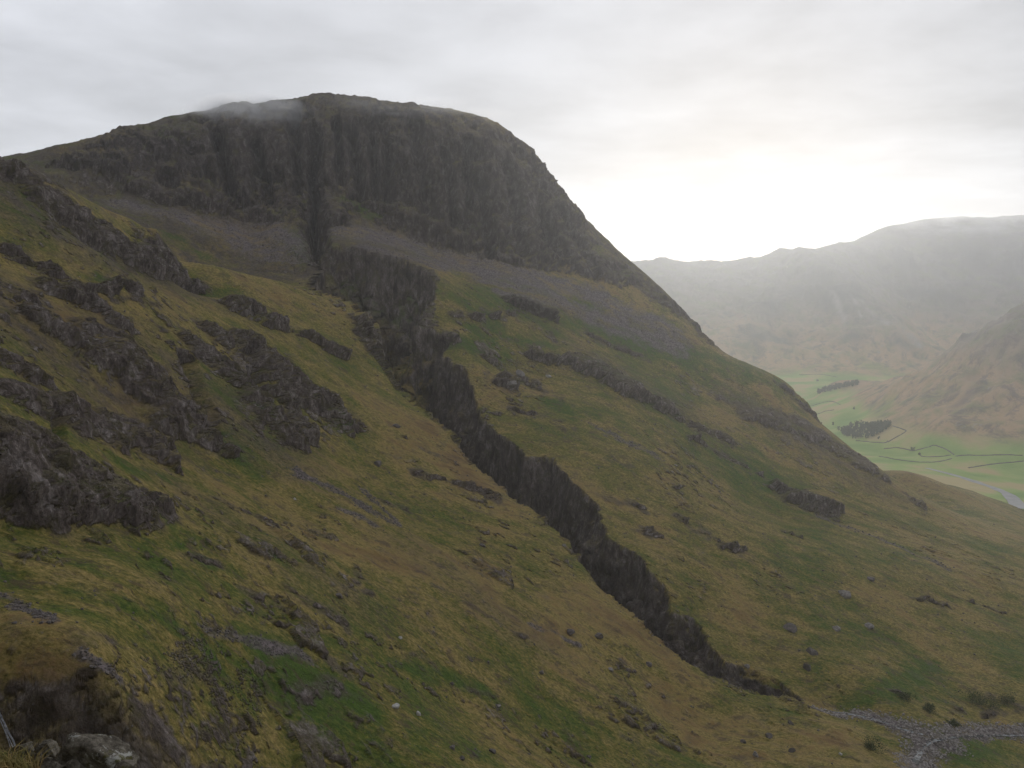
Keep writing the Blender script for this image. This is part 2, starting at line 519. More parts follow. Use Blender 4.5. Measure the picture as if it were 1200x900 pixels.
CRAGS = [(c[0], c[1], c[2], c[3], c[4] * (1.5 if (max(c[0], c[2]) < 400 and max(c[1], c[3]) < 625 and c[4] >= 9) else 0.85 if c[4] < 9 else 1.0)) + tuple(c[5:]) for c in CRAGS]
SCREE = [(402, 272, 540, 300, 24), (430, 292, 640, 335, 17), (560, 300, 700, 345, 16), (655, 355, 790, 405, 17), (700, 350, 790, 392, 14), (225, 262, 335, 290, 26), (140, 240, 230, 265, 13), (300, 250, 345, 300, 14), (585, 345, 720, 372, 8),
         (350, 555, 460, 615, 9), (240, 735, 360, 775, 9), (90, 755, 140, 795, 8), (0, 690, 60, 720, 6), (700, 500, 770, 535, 7, 0.7), (960, 605, 1110, 665, 6, 0.62), (620, 725, 680, 752, 4), (430, 575, 470, 620, 6),
         (560, 330, 660, 350, 7), (400, 600, 440, 618, 6),
         (960, 832, 1010, 836, 7), (1010, 838, 1060, 848, 9), (1060, 852, 1110, 868, 14), (1110, 858, 1200, 858, 9), (1085, 870, 1075, 905, 14), (1200, 858, 1300, 868, 10)]
GREEN = [(265, 515, 310, 560, 10), (150, 545, 210, 562, 10), (415, 245, 440, 250, 11), (545, 270, 580, 285, 8), (590, 330, 700, 360, 10), (640, 370, 900, 440, 16), (530, 345, 600, 395, 12), (80, 690, 200, 720, 16),
         (300, 760, 420, 830, 20), (90, 660, 110, 668, 10), (460, 770, 560, 800, 12), (180, 640, 210, 640, 8), (95, 320, 115, 325, 8), (240, 660, 280, 672, 9), (500, 410, 560, 412, 8), (350, 270, 360, 300, 8),
         (405, 340, 470, 372, 14), (440, 345, 490, 350, 12), (470, 385, 480, 370, 8), (650, 470, 680, 490, 10), (200, 280, 240, 300, 8), (560, 395, 640, 405, 8), (760, 410, 900, 450, 12), (1000, 830, 1100, 780, 10), (1130, 880, 1200, 885, 20)]


STONY = [(20, 205, 130, 240, 12), (130, 215, 240, 285, 20), (240, 285, 360, 315, 14), (250, 250, 350, 300, 22), (350, 240, 362, 300, 8), (385, 320, 440, 360, 14, 0.6), (-40, 200, 150, 165, 20), (150, 165, 350, 130, 24), (90, 215, 240, 235, 22), (200, 210, 340, 255, 26), (330, 125, 480, 132, 16), (480, 130, 600, 165, 18), (600, 175, 760, 335, 17), (0, 215, 110, 215, 12), (740, 310, 830, 400, 10),
         (0, 230, 120, 300, 34, 0.8), (100, 290, 240, 350, 26, 0.75), (0, 340, 150, 480, 50, 0.75), (140, 400, 330, 530, 45, 0.65), (200, 560, 420, 700, 40, 0.3), (480, 640, 620, 740, 30, 0.35), (680, 410, 800, 480, 26, 0.4), (860, 470, 1030, 570, 22, 0.6), (560, 330, 800, 400, 18, 0.4)]


def strokes(P, items, hit, soft=0.45, warp=None):
    m = np.zeros(P.shape[:2], dtype=np.float32)
    size = np.zeros(P.shape[:2], dtype=np.float32)
    Pw = P if warp is None else P + warp
    for it in items:
        x0, y0, x1, y1, rad = it[:5]
        nseg = max(1, int(math.hypot(x1 - x0, y1 - y0) / 28))
        ps = []
        for k in range(nseg + 1):
            t = k / nseg
            h = hit(x0 + (x1 - x0) * t, y0 + (y1 - y0) * t)
            if h is not None:
                ps.append(np.array(h, dtype=np.float64))
        for a, b in zip(ps[:-1], ps[1:]):
            dist = np.linalg.norm((a + b) / 2)
            if np.linalg.norm(a - b) > 0.35 * dist:
                continue
            rr = rad / 1000.0 * dist * 1.15
            lo = np.minimum(a, b) - rr * 2.2
            hi = np.maximum(a, b) + rr * 2.2
            k = np.nonzero(np.all((Pw > lo) & (Pw < hi), axis=-1))
            if len(k[0]) == 0:
                continue
            q = Pw[k]
            v = b - a
            t = np.clip(((q - a) @ v) / (v @ v + 1e-9), 0, 1)
            d = np.linalg.norm(q - a - t[:, None] * v, axis=1) / rr
            val = np.clip((1.0 + soft - d) / (2 * soft), 0, 1).astype(np.float32) * (it[5] if len(it) > 5 else 1.0)
            m[k] = np.maximum(m[k], val)
            size[k] = np.maximum(size[k], val * rr)
    return m, size


x, y, z = P[..., 0], P[..., 1], P[..., 2]
rad = np.hypot(x, y)
NR = int(np.searchsorted(r_rows, 1700))          # rows of the near part
nearw = 1 - smooth(1300, 1700, rad)
# broad undulation
bump = fbm(x / 90, y / 90, z / 90, 4) * 5.0 * smooth(60, 250, rad)
bump[NR:] = 0
Nrm = grid_normals(P)
# keep the noise small at the very first rows
warp_a = np.stack([fbm(x[:NR] / 11, y[:NR] / 11, z[:NR] / 11 + 5, 3), fbm(x[:NR] / 11, y[:NR] / 11 + 40, z[:NR] / 11, 3), fbm(x[:NR] / 11 + 20, y[:NR] / 11, z[:NR] / 11, 3)], -1) * 3.5
warp_n = np.zeros_like(P)
sc_w = np.clip(rad[:NR] / 420.0, 0.35, 1.4)[..., None]
warp_n[:NR] = warp_a * sc_w
warp_c = warp_n.copy()
warp_c[:NR] += np.stack([fbm(x[:NR] / 38 + 3, y[:NR] / 38, z[:NR] / 38, 3), fbm(x[:NR] / 38, y[:NR] / 38 + 31, z[:NR] / 38, 3), fbm(x[:NR] / 38 + 13, y[:NR] / 38, z[:NR] / 38, 3)], -1) * 8.0 * np.where(rad[:NR] > 700, 0.6, np.clip(rad[:NR] / 480.0, 0.3, 1.2))[..., None]
crag, crag_size = strokes(P, CRAGS, COL0.hit, 0.7, warp_c)
br = fbm(x[:NR] / 13, y[:NR] / 13, z[:NR] / 8, 4, 0.6)
crag[:NR] *= 1 - (1 - smooth(-0.25, 0.30, br)) * (0.6 - 0.5 * smooth(5, 9, crag_size[:NR]))
scree, _ = strokes(P, SCREE, COL0.hit, 0.6, warp_n * 0.8)
green, _ = strokes(P, GREEN, COL0.hit, 0.9, warp_n * 1.5)

stony, _ = strokes(P, STONY, COL0.hit, 0.8, warp_n * 1.5)
gold, _ = strokes(P, [(450, 470, 640, 640, 30), (640, 650, 800, 790, 26), (560, 690, 820, 850, 34), (820, 830, 980, 870, 18), (630, 520, 760, 620, 22), (0, 300, 180, 400, 30, 0.5), (250, 330, 420, 370, 12), (100, 620, 330, 680, 18, 0.5)], COL0.hit, 1.0, warp_n * 2)
lush, _ = strokes(P, [(650, 440, 900, 560, 40, 0.6), (0, 680, 160, 730, 24, 0.8), (260, 780, 420, 860, 34, 0.7), (420, 760, 560, 880, 26, 0.6), (850, 620, 1150, 780, 50, 0.35), (520, 340, 700, 380, 16, 0.7)], COL0.hit, 1.0, warp_n * 2)
green = np.clip(np.maximum(green, lush) - 0.4 * gold, -0.6, 1)
slope0 = Nrm[..., 2]
steep = smooth(0.72, 0.45, slope0)
Pn = P[:NR].copy()
xn, yn, zn = x[:NR], y[:NR], z[:NR]
cn, sn = crag[:NR], crag_size[:NR]
# direction outwards from the slope, flattened
out = Nrm[:NR].copy()
out[..., 2] *= 0.6
out /= np.linalg.norm(out, axis=-1, keepdims=True) + 1e-9
fade = smooth(70, 150, rad[:NR]).astype(np.float32)
# 1 bulging crags: flat tops, steep fronts
amp = np.clip(sn * (0.30 + 0.18 * smooth(5, 10, sn)), 0, 8.0) * np.where(rad[:NR] > 760, 0.7, 1.0) * smooth(1.0, 5.5, sn)
disp = amp * cn * cn * (3 - 2 * cn) * (0.85 + 0.5 * fbm(xn / 17, yn / 17, zn / 30, 3))
rockw = np.maximum(cn * (0.3 + 0.7 * smooth(3.5, 9, sn)), steep[:NR])
# 2 small natural outcrops and steps running down the slope
s1 = fbm(xn / 34 + 3, yn / 34, zn / 34, 3)
s2 = fbm(xn / 9, yn / 9 + 9, zn / 9, 3)
patch = smooth(-0.05, 0.5, fbm(xn / 75 + 7, yn / 75, zn / 75 + 2, 3))
al, ac = xn * 0.87 - yn * 0.5, xn * 0.5 + yn * 0.87          # along and across the run of the beds
isl = fbm(al / 30 + s1 * 0.4, ac / 15, zn / 18, 4, 0.55)
step1 = smooth(0.42, 0.66, isl) * 1.7
isl2 = fbm(al / 9 + 4, ac / 5, zn / 5.5, 3, 0.55)
step2 = smooth(0.40, 0.70, isl2) * 0.7
isl_m = np.maximum(smooth(0.42, 0.55, isl), smooth(0.38, 0.60, isl2) * 0.9) * (0.15 + 0.85 * patch) * np.where(xn > 60, 0.6, 1.0) * (1 - 0.8 * scree[:NR]) * (1 - 0.75 * np.clip(green[:NR] * 1.4, 0, 1))
disp += (step1 * (0.2 + 0.8 * patch) + step2 * (0.2 + 0.8 * patch)) * (1 - 0.8 * scree[:NR]) * (1 - 0.75 * np.clip(green[:NR] * 1.4, 0, 1))
# 3 ribs on rock faces: fast across the face, slow up it
rk = smooth(0.05, 0.6, rockw)
lip = polyline_dist(xn, yn, fr)
rk *= np.where(GU[:NR] > 0, 1.0, 0.15 + 0.85 * smooth(4, 16, lip))
rk *= 1 - 0.8 * smooth(230, 190, rad[:NR]) * smooth(-0.50, -0.44, xn / np.maximum(yn, 1))
sel = rk > 0.01
xs, ys, zs = xn[sel], yn[sel], zn[sel]
wx = fbm(xs / 30, ys / 30, zs / 30, 2) * 6
gul_in = smooth(0.3, 0.5, GU[:NR][sel])
ribs = fbm((xs + wx) / 10, (ys - wx) / 10, zs / 40, 4, 0.6, True) * 3.0 + fbm(xs / 3.4, ys / 3.4, zs / 7, 3, 0.6, True) * 1.1 * (1 - 0.6 * gul_in) + fbm(xs / 24, ys / 24, zs / 12, 3) * 2.6
fine = smooth(420, 200, rad[:NR][sel])
ribs += fine * (fbm(xs / 1.5, ys / 1.5, zs / 2.2, 3, 0.6, True) * 0.8 + fbm(xs / 4.0, ys / 4.0, zs / 3.0, 3, 0.6) * 1.4) * smooth(0.3, 0.9, rk[sel])
big = smooth(500, 900, rad[:NR][sel])
ribs += big * fbm((xs + wx * 2) / 42, (ys - wx * 2) / 42, zs / 150, 3, 0.55, True) * 10.0
ribs = np.clip(ribs, -14, 8)
ribd = np.zeros_like(disp)
ribd[sel] = ribs * (1 - 0.8 * smooth(0.86, 0.98, GU[:NR][sel])) * np.clip(rad[:NR][sel] / 750.0, 0.22, 1.25)
disp += ribd * rk
# 4 gullies cut into the face
GULLIES = [(100, 805, 112, 885, 11), (369, 165, 366, 200, 5), (366, 200, 368, 250, 6), (368, 250, 374, 325, 8), (455, 175, 452, 240, 4), (520, 180, 530, 270, 4), (560, 215, 575, 300, 4), (300, 175, 318, 240, 4), (410, 160, 425, 235, 4),
           (620, 215, 650, 300, 4), (255, 170, 270, 220, 4), (435, 160, 440, 235, 3), (485, 150, 500, 250, 5), (590, 200, 612, 300, 5), (545, 170, 548, 250, 3), (345, 140, 350, 230, 4), (395, 150, 398, 220, 3), (655, 250, 700, 325, 4), (220, 425, 250, 505, 6), (60, 485, 75, 535, 5), (290, 410, 310, 470, 5)]
gul, _ = strokes(P, GULLIES, COL0.hit, 0.9, warp_n * 0.6)
disp -= gul[:NR] * np.clip(rad[:NR] / 1000 * 20, 2, 22)
cleft, _ = strokes(P, [(372, 188, 365, 215, 2.5), (365, 215, 371, 240, 3), (371, 240, 366, 265, 3), (366, 265, 375, 328, 4.5)], COL0.hit, 0.6, warp_n * 0.4)
disp -= cleft[:NR] * 20
# 5 turf hummocks
disp += fbm(xn / 5.0, yn / 5.0, zn / 9.0, 4, 0.6) * 0.36 * (1 - rk) * smooth(80, 140, rad[:NR])
disp *= 1 - 0.65 * smooth(820, 900, rad[:NR]) * smooth(40, 120, xn)
Pn += out * (disp * fade)[..., None]
Pn[..., 2] += bump[:NR] * 0.6
top = stony[:NR] * smooth(700, 900, rad[:NR])
Pn[..., 2] += top * (np.clip(fbm(xn / 30, yn / 30, zn * 0, 5, 0.6) * 7.0, -5, 5))
P[:NR] = Pn
# far hills: gullied relief
xf, yf, zf = x[NR - 2:], y[NR - 2:], z[NR - 2:]
hf = smooth(-455, -330, zf) * smooth(1700, 2300, rad[NR - 2:])
P[NR - 2:, :, 2] += (fbm(xf / 420, yf / 420, zf / 420, 5, 0.55, True) * 46 * smooth(420, 180, zf) + fbm(xf / 90, yf / 90, zf / 90, 4) * 9) * hf
P[NR - 2:, :, 2] += fbm(xf / 60, yf / 60, zf * 0, 3) * 0.7

Nrm = grid_normals(P)
COL = Column(P)
x, y, z = P[..., 0], P[..., 1], P[..., 2]

# masks carried to the materials
rock = np.zeros(rad.shape, dtype=np.float32)
nz = Nrm[:NR, :, 2]
ed = fbm(x[:NR] / 6, y[:NR] / 6, z[:NR] / 6, 4)
ed2 = fbm(x[:NR] / 2.3, y[:NR] / 2.3, z[:NR] / 2.3, 3)
brk = 1 - 0.55 * smooth(4, 10, sn) * smooth(0.5, 0.95, cn)
score = (0.78 - nz) * 2.0 + (0.50 + 0.25 * smooth(5, 10, sn)) * cn + 0.55 * ed * brk + 0.45 * ed2 * brk - 0.32
rock[:NR] = smooth(0.06, 0.72, score) * smooth(0.05, 0.35, cn + 1.2 * (0.74 - nz) + 0.25 * ed)
rock[:NR] = np.maximum(rock[:NR], 0.85 * smooth(0.2, 0.7, isl_m + 0.35 * ed2) * smooth(0.94, 0.74, nz + 0.08 * ed))
gx_ = smooth(-62, -88, X0[:NR])
rock[:NR] = np.maximum(rock[:NR] * (1 - 0.75 * gx_ * smooth(0.2, 0.35, GU[:NR]) * smooth(0.86, 0.80, GU[:NR])), smooth(0.30, 0.45, GU[:NR] + 0.06 * ed) * (1 - gx_) * (1 - 0.8 * smooth(0.82, 1.0, GU[:NR]) * smooth(0.0, 0.5, ed + 0.5 * ed2 + 0.1)))
terr = fbm(x[:NR] / 34, y[:NR] / 34, z[:NR] / 9, 4, 0.55)
rock[:NR] *= 1 - 0.75 * smooth(0.22, 0.50, terr + 0.25 * ed2) * smooth(0.36, 0.55, nz) * smooth(750, 850, rad[:NR])
rock[:NR] = np.clip(rock[:NR], 0, 1)
dark_a = np.zeros_like(rock)  # wet tone plus painted shade, fading towards the far rim of the gill
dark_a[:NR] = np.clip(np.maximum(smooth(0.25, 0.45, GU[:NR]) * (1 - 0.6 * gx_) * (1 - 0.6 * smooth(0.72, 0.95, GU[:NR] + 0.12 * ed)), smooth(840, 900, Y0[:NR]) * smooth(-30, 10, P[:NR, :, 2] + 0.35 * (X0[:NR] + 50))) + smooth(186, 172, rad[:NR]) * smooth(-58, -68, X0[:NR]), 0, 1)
scr = np.clip(smooth(0.18, 0.88, scree[:NR] + 0.30 * ed + 0.14 * ed2), 0, 1)
scree_a = np.zeros_like(rock)
scree_a[:NR] = scr * (1 - 0.8 * rock[:NR])
green_a = np.zeros_like(rock)
green_a[:NR] = np.clip(green[:NR], -0.6, 1)
stony_a = np.zeros_like(rock)
glz = smooth(188, 176, rad[:NR]) * smooth(-62, -70, X0[:NR]) * smooth(0.86, 0.74, nz)
flank = smooth(-60, -120, X0[:NR]) * smooth(0, 30, Y0[:NR] - np.interp(X0[:NR], [-480, -400, -330, -250, -150, -60], [690, 725, 765, 790, 790, 850]))  # heather and scree cover, its dark tone also standing in for cloud shadow
stony_a[:NR] = np.clip(np.maximum(stony[:NR], 0.95 * flank * (1 - 0.9 * np.clip(green[:NR], 0, 1))) * (1 + 0.6 * ed), 0, 1)
rock[:NR] *= 1 - 0.45 * glz
stony_a[:NR] = np.maximum(stony_a[:NR], glz)
stony_a[:NR] = np.maximum(stony_a[:NR], 0.8 * smooth(0.0, 0.55, cn + 0.25 * ed))


def face_grid(r0, r1, c0, c1, W):
    i, j = np.meshgrid(np.arange(r0, r1 - 1), np.arange(c0, c1 - 1), indexing="ij")
    a = i * W + j
    return np.stack([a, a + 1, a + 1 + W, a + W], -1).reshape(-1, 4)


# ------------------------------------------------------------------ materials
def new_mat(name):
    m = bpy.data.materials.new(name)
    m.use_nodes = True
    t = m.node_tree
    b = t.nodes["Principled BSDF"]
    b.inputs["Roughness"].default_value = 0.95
    b.inputs["Specular IOR Level"].default_value = 0.15
    return m, t, b


def noise(t, vec, scale, detail=4, rough=0.55, dist=0.0):
    n = N(t, "ShaderNodeTexNoise", inp={"Scale": scale, "Detail": detail, "Roughness": rough, "Distortion": dist})
    L(t, vec, n.inputs["Vector"])
    return n.outputs["Fac"]


def mapping(t, vec, scale, rot=(0, 0, 0)):
    n = N(t, "ShaderNodeMapping")
    n.inputs["Scale"].default_value = scale
    n.inputs["Rotation"].default_value = rot
    L(t, vec, n.inputs["Vector"])
    return n.outputs[0]


def attr(t, name):
    n = N(t, "ShaderNodeAttribute", attribute_name=name)
    return n.outputs["Fac"]


def fell_material(name):
    m, t, b = new_mat(name)
    tcn = N(t, "ShaderNodeTexCoord")
    o = tcn.outputs["Object"]
    fall = mapping(t, o, (0.42, 1.0, 0.6), (0, 0, math.radians(32)))
    n_big = noise(t, o, 0.011, 5, 0.6, 0.6)
    n_mid = noise(t, fall, 0.085, 7, 0.68, 0.5)
    n_small = noise(t, mapping(t, o, (0.7, 1.0, 0.8), (0, 0, math.radians(32))), 0.70, 7, 0.76)
    n_fine = noise(t, o, 1.9, 4, 0.75)
    # turf: olive green, straw and brown
    gmix = math_node(t, "ADD", math_node(t, "MULTIPLY", n_big, 0.52), math_node(t, "MULTIPLY", n_mid, 0.48))
    gmix = math_node(t, "ADD", gmix, math_node(t, "MULTIPLY", math_node(t, "SUBTRACT", n_small, 0.5), 0.42))
    gmix = math_node(t, "SUBTRACT", gmix, math_node(t, "MULTIPLY", attr(t, "green"), 0.14))
    turf = ramp(t, gmix, [(0.35, (0.050, 0.090, 0.010)), (0.42, (0.092, 0.106, 0.017)), (0.49, (0.158, 0.134, 0.033)), (0.56, (0.245, 0.186, 0.062)), (0.64, (0.195, 0.125, 0.050)), (0.74, (0.085, 0.052, 0.029))])
    tuft = ramp(t, n_small, [(0.30, 0.50), (0.5, 1.0), (0.72, 1.5)])
    turf = mix(t, 1.0, turf, tuft, "MULTIPLY")
    turf = mix(t, 1.0, turf, ramp(t, n_fine, [(0.3, 0.72), (0.7, 1.28)]), "MULTIPLY")
    pn = noise(t, mapping(t, o, (0.6, 1.0, 0.7), (0, 0, math.radians(32))), 0.16, 8, 0.78, 0.6)
    turf = mix(t, math_node(t, "MULTIPLY", ramp(t, pn, [(0.53, 0.0), (0.61, 1.0)]), 0.72), turf, mix(t, n_fine, (0.045, 0.030, 0.020), (0.12, 0.085, 0.055)))
    turf = mix(t, math_node(t, "MULTIPLY", ramp(t, noise(t, o, 0.5, 5, 0.8), [(0.60, 0.0), (0.68, 1.0)]), 0.5), turf, (0.21, 0.185, 0.155))
    # rock: dark, ribbed, lichen-pale in places
    ribv = mapping(t, o, (1.0, 1.0, 0.34))
    r1 = noise(t, ribv, 0.16, 8, 0.72, 0.6)
    r2 = noise(t, mapping(t, o, (1.0, 1.0, 0.5)), 0.9, 5, 0.75)
    rockc = ramp(t, r1, [(0.32, (0.036, 0.027, 0.023)), (0.42, (0.105, 0.082, 0.073)), (0.52, (0.19, 0.155, 0.142)), (0.66, (0.40, 0.355, 0.34))])
    rockc = mix(t, 1.0, rockc, ramp(t, r2, [(0.30, 0.45), (0.5, 0.95), (0.70, 1.6)]), "MULTIPLY")
    moss = math_node(t, "MULTIPLY", ramp(t, noise(t, o, 0.12, 6, 0.75), [(0.50, 0.0), (0.62, 1.0)]), 0.7)
    rockc = mix(t, moss, rockc, mix(t, n_fine, (0.060, 0.050, 0.020), (0.13, 0.115, 0.036)))
    r3 = noise(t, o, 3.2, 6, 0.75)
    rockc = mix(t, 1.0, rockc, ramp(t, r3, [(0.30, 0.6), (0.5, 1.0), (0.70, 1.45)]), "MULTIPLY")
    # wet rock with shade painted into its colour: gill, summit crag, lower-left gully
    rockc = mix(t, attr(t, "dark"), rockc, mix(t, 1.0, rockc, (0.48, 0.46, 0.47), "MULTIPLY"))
    # scree
    v = N(t, "ShaderNodeTexVoronoi", inp={"Scale": 0.9, "Randomness": 1.0})
    L(t, o, v.inputs["Vector"])
    screec = mix(t, 1.0, (0.125, 0.105, 0.106), ramp(t, v.outputs["Color"], [(0.1, 0.4), (0.9, 1.6)]), "MULTIPLY")
    screec = mix(t, ramp(t, n_mid, [(0.46, 0.0), (0.62, 0.6)]), screec, turf)
    # heather and stones
    heath = mix(t, ramp(t, n_small, [(0.42, 0.0), (0.60, 1.0)]), (0.060, 0.045, 0.028), (0.105, 0.090, 0.080))
    heath = mix(t, 1.0, heath, ramp(t, n_fine, [(0.3, 0.5), (0.7, 1.5)]), "MULTIPLY")
    stf = math_node(t, "MULTIPLY", attr(t, "stony"), ramp(t, n_mid, [(0.34, 0.25), (0.52, 1.0)]))
    col = mix(t, stf, turf, heath)
    col = mix(t, attr(t, "scree"), col, screec)
    col = mix(t, attr(t, "rock"), col, rockc)
    L(t, col, b.inputs["Base Color"])
    bmp = N(t, "ShaderNodeBump", inp={"Strength": 1.0, "Distance": 1.0})
    hgt = math_node(t, "ADD", math_node(t, "MULTIPLY", n_small, 0.8), math_node(t, "MULTIPLY", n_fine, 0.3))
    hgt = math_node(t, "ADD", hgt, math_node(t, "MULTIPLY", math_node(t, "MULTIPLY", math_node(t, "ADD", math_node(t, "ADD", r2, r1), math_node(t, "MULTIPLY", r3, 0.6)), attr(t, "rock")), 2.2))
    L(t, hgt, bmp.inputs["Height"])
    L(t, bmp.outputs[0], b.inputs["Normal"])
    return m


def far_material():
    m, t, b = new_mat("distant_fell")
    tcn = N(t, "ShaderNodeTexCoord")
    o = tcn.outputs["Object"]
    n_big = noise(t, o, 0.0028, 6, 0.6, 0.8)
    n_mid = noise(t, o, 0.012, 6, 0.65, 0.3)
    sepz = N(t, "ShaderNodeSeparateXYZ")
    L(t, o, sepz.inputs[0])
    # bracken and grass low down, heather and stones above
    hm = math_node(t, "ADD", math_node(t, "MULTIPLY", sepz.outputs[2], 1 / 700.0), math_node(t, "MULTIPLY", math_node(t, "SUBTRACT", n_big, 0.5), 0.55))
    slopes = ramp(t, hm, [(0.00, (0.24, 0.25, 0.08)), (0.08, (0.40, 0.265, 0.15)), (0.28, (0.36, 0.24, 0.14)), (0.48, (0.21, 0.165, 0.13)), (0.80, (0.15, 0.135, 0.14))])
    slopes = mix(t, ramp(t, n_mid, [(0.46, 0.0), (0.66, 0.8)]), slopes, (0.15, 0.17, 0.07))
    st = noise(t, mapping(t, o, (1, 1, 0.35)), 0.016, 7, 0.75, 0.4)
    slopes = mix(t, ramp(t, st, [(0.50, 0.0), (0.62, 0.7)]), slopes, (0.095, 0.082, 0.086))
    slopes = mix(t, ramp(t, noise(t, mapping(t, o, (1, 1, 0.12)), 0.030, 6, 0.75, 0.8), [(0.60, 0.0), (0.68, 0.7)]), slopes, (0.30, 0.27, 0.26))
    field = ramp(t, noise(t, o, 0.006, 3, 0.5), [(0.36, (0.18, 0.29, 0.07)), (0.5, (0.28, 0.36, 0.10)), (0.60, (0.42, 0.34, 0.16))])
    col = mix(t, attr(t, "field"), slopes, field)
    col = mix(t, attr(t, "stone"), col, (0.075, 0.070, 0.078))
    col = mix(t, attr(t, "scree"), col, (0.27, 0.25, 0.245))
    L(t, col, b.inputs["Base Color"])
    bmp = N(t, "ShaderNodeBump", inp={"Strength": 0.8, "Distance": 14.0})
    L(t, n_mid, bmp.inputs["Height"])
    L(t, bmp.outputs[0], b.inputs["Normal"])
    return m


M_FELL = fell_material("fell_turf_and_rock")
M_FAR = far_material()

# ------------------------------------------------------------------ far masks
W = P.shape[1]
fz = P[..., 2]
nf = fbm(x[NR - 2:] / 160, y[NR - 2:] / 160, z[NR - 2:] * 0, 3)
field = np.zeros_like(rock)
field[NR - 2:] = smooth(-425, -462, fz[NR - 2:] + nf * 14)
far_stone, _ = strokes(P, [(900, 360, 1000, 350, 26), (960, 320, 985, 345, 14), (880, 395, 920, 400, 16), (1060, 345, 1180, 340, 18), (1040, 300, 1180, 300, 20), (1180, 405, 1200, 395, 10), (1150, 440, 1200, 420, 10), (1120, 475, 1170, 440, 5), (960, 400, 1000, 395, 10), (1050, 400, 1075, 420, 7)],
                       COL.hit, 1.0)
far_scree, _ = strokes(P, [(1008, 352, 1040, 378, 3), (1040, 378, 1078, 405, 3.5), (1075, 405, 1100, 425, 2.5), (975, 345, 990, 375, 3), (1000, 350, 1010, 372, 2)], COL.hit, 0.9)
far_scree *= np.clip(0.6 + 0.9 * np.pad(fbm(x[NR - 2:] / 50, y[NR - 2:] / 50, z[NR - 2:] / 50, 3), ((NR - 2, 0), (0, 0))), 0, 1)
far_stone *= np.clip(0.55 + 0.6 * np.pad(nf, ((NR - 2, 0), (0, 0))), 0, 1)

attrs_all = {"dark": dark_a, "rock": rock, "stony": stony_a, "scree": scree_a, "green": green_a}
verts_all = P.reshape(-1, 3)
W3 = np.array([0, 0, CAM_Z], dtype=np.float32)


def sub_mesh(name, faces, mat, attrs):
    u, inv = np.unique(faces, return_inverse=True)
    return mesh_obj(name, verts_all[u] + W3, inv.reshape(faces.shape), mat, attrs={k: v.reshape(-1)[u] for k, v in attrs.items()})


F_near = face_grid(20, NR, 0, W, W)
F_far = face_grid(NR - 1, len(r_rows), 0, W, W)
# split hillside and mountain along the floor of the gill
cx = X0.reshape(-1)[F_near[:, 0]]
cy = Y0.reshape(-1)[F_near[:, 0]]
mid_line = [(-900, 700), (-420, 770), (-250, 800), (-175, 815), (-120, 775), (-80, 720), (-30, 655), (10, 610), (60, 540), (95, 490), (140, 462), (175, 452), (215, 448), (290, 478), (400, 500), (1400, 600)]
ml = np.array(mid_line)
is_far_side = cy > np.interp(cx, ml[:, 0], ml[:, 1])
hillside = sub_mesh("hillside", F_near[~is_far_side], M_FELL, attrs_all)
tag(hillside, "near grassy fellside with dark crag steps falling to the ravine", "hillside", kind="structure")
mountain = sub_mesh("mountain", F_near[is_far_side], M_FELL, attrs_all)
tag(mountain, "craggy mountain with scree beyond the ravine, its top touched by mist", "mountain", kind="structure")
hills = sub_mesh("hills", F_far, M_FAR, {"field": field, "stone": far_stone, "scree": far_scree})
tag(hills, "hazy valley floor and distant fells behind the mountain", "hills", kind="structure")

# the ground out of view, behind and beside the viewpoint
az2 = np.radians(np.concatenate([[36.5], az_out, [323.5]]))
r2 = np.concatenate([np.geomspace(6.0, 1700, 110)])
A2, R2 = np.meshgrid(az2, r2)
x2, y2 = (np.sin(A2) * R2).astype(np.float32), (np.cos(A2) * R2).astype(np.float32)
h2 = np.clip(near_f(x2, y2), -478, 420) + fbm(x2 / 60, y2 / 60, x2 * 0, 4) * 4 * smooth(30, 100, R2)
# meets the fine sheet at both seams
P2 = np.stack([x2, y2, h2], -1)
terrain = mesh_obj("terrain", P2.reshape(-1, 3) + W3, face_grid(0, len(r2), 0, len(az2), len(az2)), M_FELL,
                   attrs={"dark": np.zeros(P2.shape[:2]), "stony": np.zeros(P2.shape[:2]), "rock": np.zeros(P2.shape[:2]), "scree": np.zeros(P2.shape[:2]), "green": np.zeros(P2.shape[:2])})
tag(terrain, "grassy fellside continuing outside the view", "terrain", kind="structure")

# ------------------------------------------------------------------ haze
hz_m = bpy.data.materials.new("valley_haze")
hz_m.use_nodes = True
t = hz_m.node_tree
t.nodes.clear()
pv = N(t, "ShaderNodeVolumePrincipled")
pv.inputs["Color"].default_value = (0.93, 0.95, 0.97, 1)
pv.inputs["Density"].default_value = 0.000085
pv.inputs["Anisotropy"].default_value = 0.66
mo = N(t, "ShaderNodeOutputMaterial")
L(t, pv.outputs[0], mo.inputs["Volume"])


def box(name, lo, hi, mat):
    v = np.array([(a, b, c) for c in (lo[2], hi[2]) for b in (lo[1], hi[1]) for a in (lo[0], hi[0])], dtype=np.float32)
    f = [(0, 2, 3, 1), (4, 5, 7, 6), (0, 1, 5, 4), (2, 6, 7, 3), (0, 4, 6, 2), (1, 3, 7, 5)]
    return mesh_obj(name, v, f, mat, smooth=False)


zmin = float(min(P[..., 2].min(), P2[..., 2].min())) + CAM_Z
zmax = float(max(P[..., 2].max(), P2[..., 2].max())) + CAM_Z
haze = box("haze", (-7800, -1900, zmin - 1.0), (7800, 8000, zmax + 4.0), hz_m)
tag(haze, "pale haze filling the air of the valley", "haze", kind="stuff")
print("terrain z", zmin, zmax, "verts", len(verts_all))

